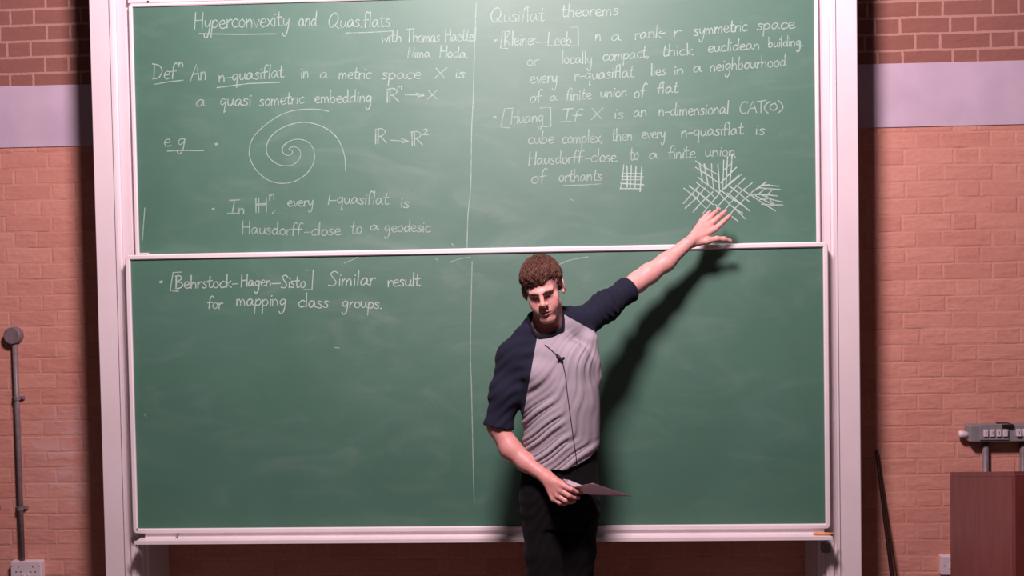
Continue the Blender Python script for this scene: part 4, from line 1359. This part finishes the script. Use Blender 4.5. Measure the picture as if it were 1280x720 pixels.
cb_v, cb_f = [], []
cmid = loop.mean(0)
for k in range(72):
    out = loop[k] - cmid
    out = out - ndir * (out @ ndir)
    out /= np.linalg.norm(out)
    for a_, b_ in ((.0035, -.0035), (.0050, .000), (.0035, .007), (.0000, .0135), (-.0030, .0150), (-.0045, .0130), (-.0030, .005), (-.0020, -.004)):
        cb_v.append(loop[k] + out * a_ + ndir * b_)
for k in range(72):
    for i in range(8):
        k2, i2 = (k + 1) % 72, (i + 1) % 8
        cb_f.append([k * 8 + i, k2 * 8 + i, k2 * 8 + i2, k * 8 + i2])
wear('collar', np.array(cb_v), np.array(cb_f), M_collar)['label'] = 'dark ribbed collar'

# --- trousers
tr = Field((0.12, -0.95, 0.03), (0.56, -0.58, 1.12), .005)
tr.column([r for r in pelvis_rows], .02, grow=.002)
for h_, k_, a_, rk in ((hipR, kneeR, ankR, .067), (hipL, kneeL, ankL, .060)):
    tr.chain([h_ + np.array([0, .005, 0]), mixp(h_, k_, .5), k_, mixp(k_, a_, .5), a_ + np.array([0, 0, -.04])], [.081, .075, rk, .060, .056], .012)
TV, TF = tr.mesh()
TV = relax(TV, TF, 2, .5)
N = normals(TV, TF)
px_, py_ = project(TV)
TV = TV + N * (.0016 * np.sin((py_ * .9 + px_ * .6 + 9 * np.sin(px_ * .13) + 6 * np.sin(py_ * .06)) / 19 * 2 * np.pi) * gs((py_ - 660) / 60, 1))[:, None]
wear('trousers', TV, TF, M_trouser)['label'] = 'black trousers'
for a_ in (ankR, ankL):
    sf = Field(a_ - np.array([.12, .25, .1]), a_ + np.array([.12, .12, .06]), .005)
    toe = a_ + np.array([.0 if a_ is ankL else -.035, -.15, -.062])
    sf.chain([a_ + np.array([0, .025, -.05]), mixp(a_ + np.array([0, .025, -.05]), toe, .6), toe], [.044, .045, .038], .02)
    sf.cone(a_ + np.array([0, .01, -.05]), a_ + np.array([0, .005, -.01]), .042, .044, .02)
    zc_ = sf.ax[2][None, None, :]
    sf.D = np.maximum(sf.D, .0005 - zc_).astype(np.float32)
    V_, F_ = sf.mesh()
    wear('shoe', relax(V_, F_, 1, .5), F_, M_shoe)

# --- hair
hf = Field(HO + np.array([-.17, -.17, -.12]), HO + np.array([.17, .17, .19]), .003)
hf.ell(hl(0, -.022, .042), np.array([.0835, .102, .0945]) * HS, HM, .01)
hf.ell(hl(-.005, .030, .066), np.array([.069, .066, .056]) * HS, HM, .02)
for s in (-1, 1):
    hf.ell(hl(s * .066, -.012, .028), np.array([.013, .042, .045]) * HS, HM, .015)
g = np.stack(np.meshgrid(*hf.ax, indexing='ij'), -1).reshape(-1, 3)
q = to_head(g)
X, Y, Zq = q[:, 0], q[:, 1], q[:, 2]
# hair line: lowest height of the hair at every place round the head
zf = np.interp(X, [-.08, -.062, -.05, -.036, -.018, 0, .014, .026, .040, .052, .062, .08], [.005, .008, .020, .026, .021, .026, .040, .062, .069, .056, .018, .000])
zs = np.interp(Y, [-.12, -.06, -.035, -.03, -.012, -.005, .010, .024, .036], [-.070, -.065, -.045, .012, .022, -.018, -.022, .004, .03])
tmix = np.clip((Y - .028) / .020, 0, 1)
zl = zs * (1 - tmix) + np.minimum(zf, .07) * tmix
zl += .004 * np.sin(X * 260 + 1) * tmix
zl -= .026 * np.clip((-X - .045) / .02, 0, 1) * (1 - tmix)
hf.D = np.maximum(hf.D.reshape(-1), ((zl - Zq) * .8 * HS)).reshape(hf.D.shape).astype(np.float32)
HV, HF = hf.mesh()
HV = relax(HV, HF, 2, .5)
N = normals(HV, HF)
q = to_head(HV)
a = np.arctan2(q[:, 0] + .02, q[:, 1] + .03)
r = np.sqrt((q[:, 0] + .02) ** 2 + (q[:, 1] + .03) ** 2)
tex = np.sin(a * 17 + 14 * r * 10 + 2 * np.sin(q[:, 2] * 90)) * .5 + np.sin(a * 31 - r * 120 + 1.7 * np.sin(a * 9)) * .35 + np.sin(q[:, 0] * 190 + q[:, 2] * 120) * .3
HV = HV + N * (tex * .0024)[:, None]
# loose locks laid over the cap
hb_v, hb_f = [HV], [HF]
base = len(HV)
tree = BVHTree.FromPolygons([Vector(v) for v in HV], [tuple(int(i) for i in f) for f in HF])
cr_l = np.array([-.012, -.055, .135])
for i in range(1100):
    # start anywhere on the cap, run away from the crown
    d = rng.normal(size=3); d[2] = abs(d[2]) * .9 + .05; d /= np.linalg.norm(d)
    st = np.array([0, -.01, .045]) + d * np.array([.085, .105, .095])
    out = st - cr_l
    swirl = np.array([-out[1], out[0], 0]) * rng.uniform(-.15, .35)
    dirv = out * np.array([1, 1, .4]) + swirl + np.array([-.02, .02, -.01])
    dirv /= np.linalg.norm(dirv)
    ln = rng.uniform(.022, .042)
    pts = []
    ok = True
    for k in range(6):
        p = st + dirv * ln * k / 5
        w_ = Vector(hl(*p))
        loc, nr, idx, dist = tree.find_nearest(w_)
        if loc is None: ok = False; break
        lift = .0006 + .0022 * math.sin(math.pi * min(k / 5 * 1.0, .95)) + (.0015 if k == 5 else 0)
        pts.append(np.array(loc) + np.array(nr) * lift)
    if not ok: continue
    pts = np.array(pts)
    if np.linalg.norm(pts[-1] - pts[0]) < .012: continue
    wd = rng.uniform(.0011, .0022)
    rr = [wd * .7, wd, wd, wd * .9, wd * .65, wd * .15]
    vs = []
    for k in range(6):
        t = pts[min(k + 1, 5)] - pts[max(k - 1, 0)]
        t /= np.linalg.norm(t) + 1e-9
        nn = np.array(tree.find_nearest(Vector(pts[k]))[1])
        b_ = np.cross(t, nn); b_ /= np.linalg.norm(b_) + 1e-9
        for c_, s_ in ((1, 0), (0, 1), (-1, 0), (0, -1)): vs.append(pts[k] + (b_ * c_ * 1.2 + nn * s_ * .6) * rr[k])
    fs = []
    for k in range(5):
        for j in range(4): fs.append([base + k * 4 + j, base + k * 4 + (j + 1) % 4, base + (k + 1) * 4 + (j + 1) % 4, base + (k + 1) * 4 + j])
    hb_v.append(np.array(vs)); hb_f.append(np.array(fs)); base += len(vs)
wear('hair', np.concatenate(hb_v), np.concatenate(hb_f), M_hair)['label'] = 'short tousled brown hair'
# eyebrows
for s in (-1, 1):
    ef = Field(hl(s * .027, .085, .018) - .04, hl(s * .027, .085, .018) + .04, .0016)
    pts = [hl(s * .010, .0985, .0050), hl(s * .022, .0960, .0085), hl(s * .035, .0890, .0080), hl(s * .047, .0775, .0040)]
    ef.chain(pts, [.0034, .0042, .0034, .0016], .003)
    V_, F_ = ef.mesh()
    N = normals(V_, F_)
    q = to_head(V_)
    V_ = V_ + N * ((.00025) * np.sin(q[:, 0] * 1400 + q[:, 2] * 900))[:, None]
    wear('eyebrow', V_, F_, M_brow)

# ------------------------------------------------------------------ lapel microphone and its cable
stree = BVHTree.FromPolygons([Vector(v) for v in SV], [tuple(int(i) for i in f) for f in SF])


def on_shirt(px, py, off):
    o_, d_ = ray(px, py)
    h = stree.ray_cast(o_, d_)
    if h[0] is None:
        return Vector(P(px, py, YT - .11))
    return h[0] - d_ * off


mic = thing('lapel_microphone', on_shirt(700, 448, .006), 'small black lapel microphone with thin cable clipped to the grey shirt front', 'microphone')
b = bmesh.new()
tube(b, [on_shirt(695.5, 443, .007), on_shirt(698, 445.5, .008), on_shirt(702.5, 450.5, .008), on_shirt(703.5, 452, .007)], [.0040, .0052, .0050, .0030], 10)
obj('capsule', b, M_black, mic, True)
b = bmesh.new()
tube(b, [on_shirt(697, 452, .005), on_shirt(701, 448.5, .007), on_shirt(705.5, 446.5, .006)], [.0024, .0034, .0026], 8)
obj('clip', b, M_black, mic, True)
b = bmesh.new()
cpts = cr([(681, 431), (688, 436.5), (696, 444)], 4)
tube(b, [on_shirt(p[0], p[1], .0025) for p in cpts], .0016, 6)
cpts = cr([(703, 452), (706.5, 468), (709, 490), (713, 520), (717, 550), (720, 570), (721, 583)], 8)
tube(b, [on_shirt(p[0], p[1], .0030) for p in cpts], .0017, 6)
obj('cable', b, M_cable, mic, True)

# ------------------------------------------------------------------ sheet of paper in the right hand
bm = bmesh.new()
Lc, Nc, Rc, Fc = P(702, 611.5, -.945), P(741, 603.8, -1.02), P(790, 620.5, -.91), P(730, 618.0, -.84)
nu, nv = 10, 8
gv = {}
for i in range(nu + 1):
    for j in range(nv + 1):
        u_, v_ = i / nu, j / nv
        p = (Lc * (1 - u_) + Nc * u_) * (1 - v_) + (Fc * (1 - u_) + Rc * u_) * v_
        p = p + np.array([0, 0, .006 * math.sin(math.pi * u_) * math.sin(math.pi * v_)])
        gv[i, j] = bm.verts.new(p)
for i in range(nu):
    for j in range(nv):
        bm.faces.new((gv[i, j], gv[i + 1, j], gv[i + 1, j + 1], gv[i, j + 1]))
bmesh.ops.recalc_face_normals(bm, faces=bm.faces)
ret = bmesh.ops.solidify(bm, geom=list(bm.faces), thickness=.0005)
pp = obj('paper_sheet', bm, M_paper, None, True)
tag(pp, 'sheet of paper held level in the man\'s lowered hand', 'paper')
bm = bmesh.new()
qv = [P(703.5, 598.5, -.93), P(711, 599.8, -.925), P(727, 606.3, -.945), P(718, 608.6, -.965), P(708, 604.0, -.955)]
vs = [bm.verts.new(v) for v in qv]
bm.faces.new(vs)
bmesh.ops.solidify(bm, geom=list(bm.faces), thickness=.0005)
o = obj('folded_edge', bm, M_paper, pp)
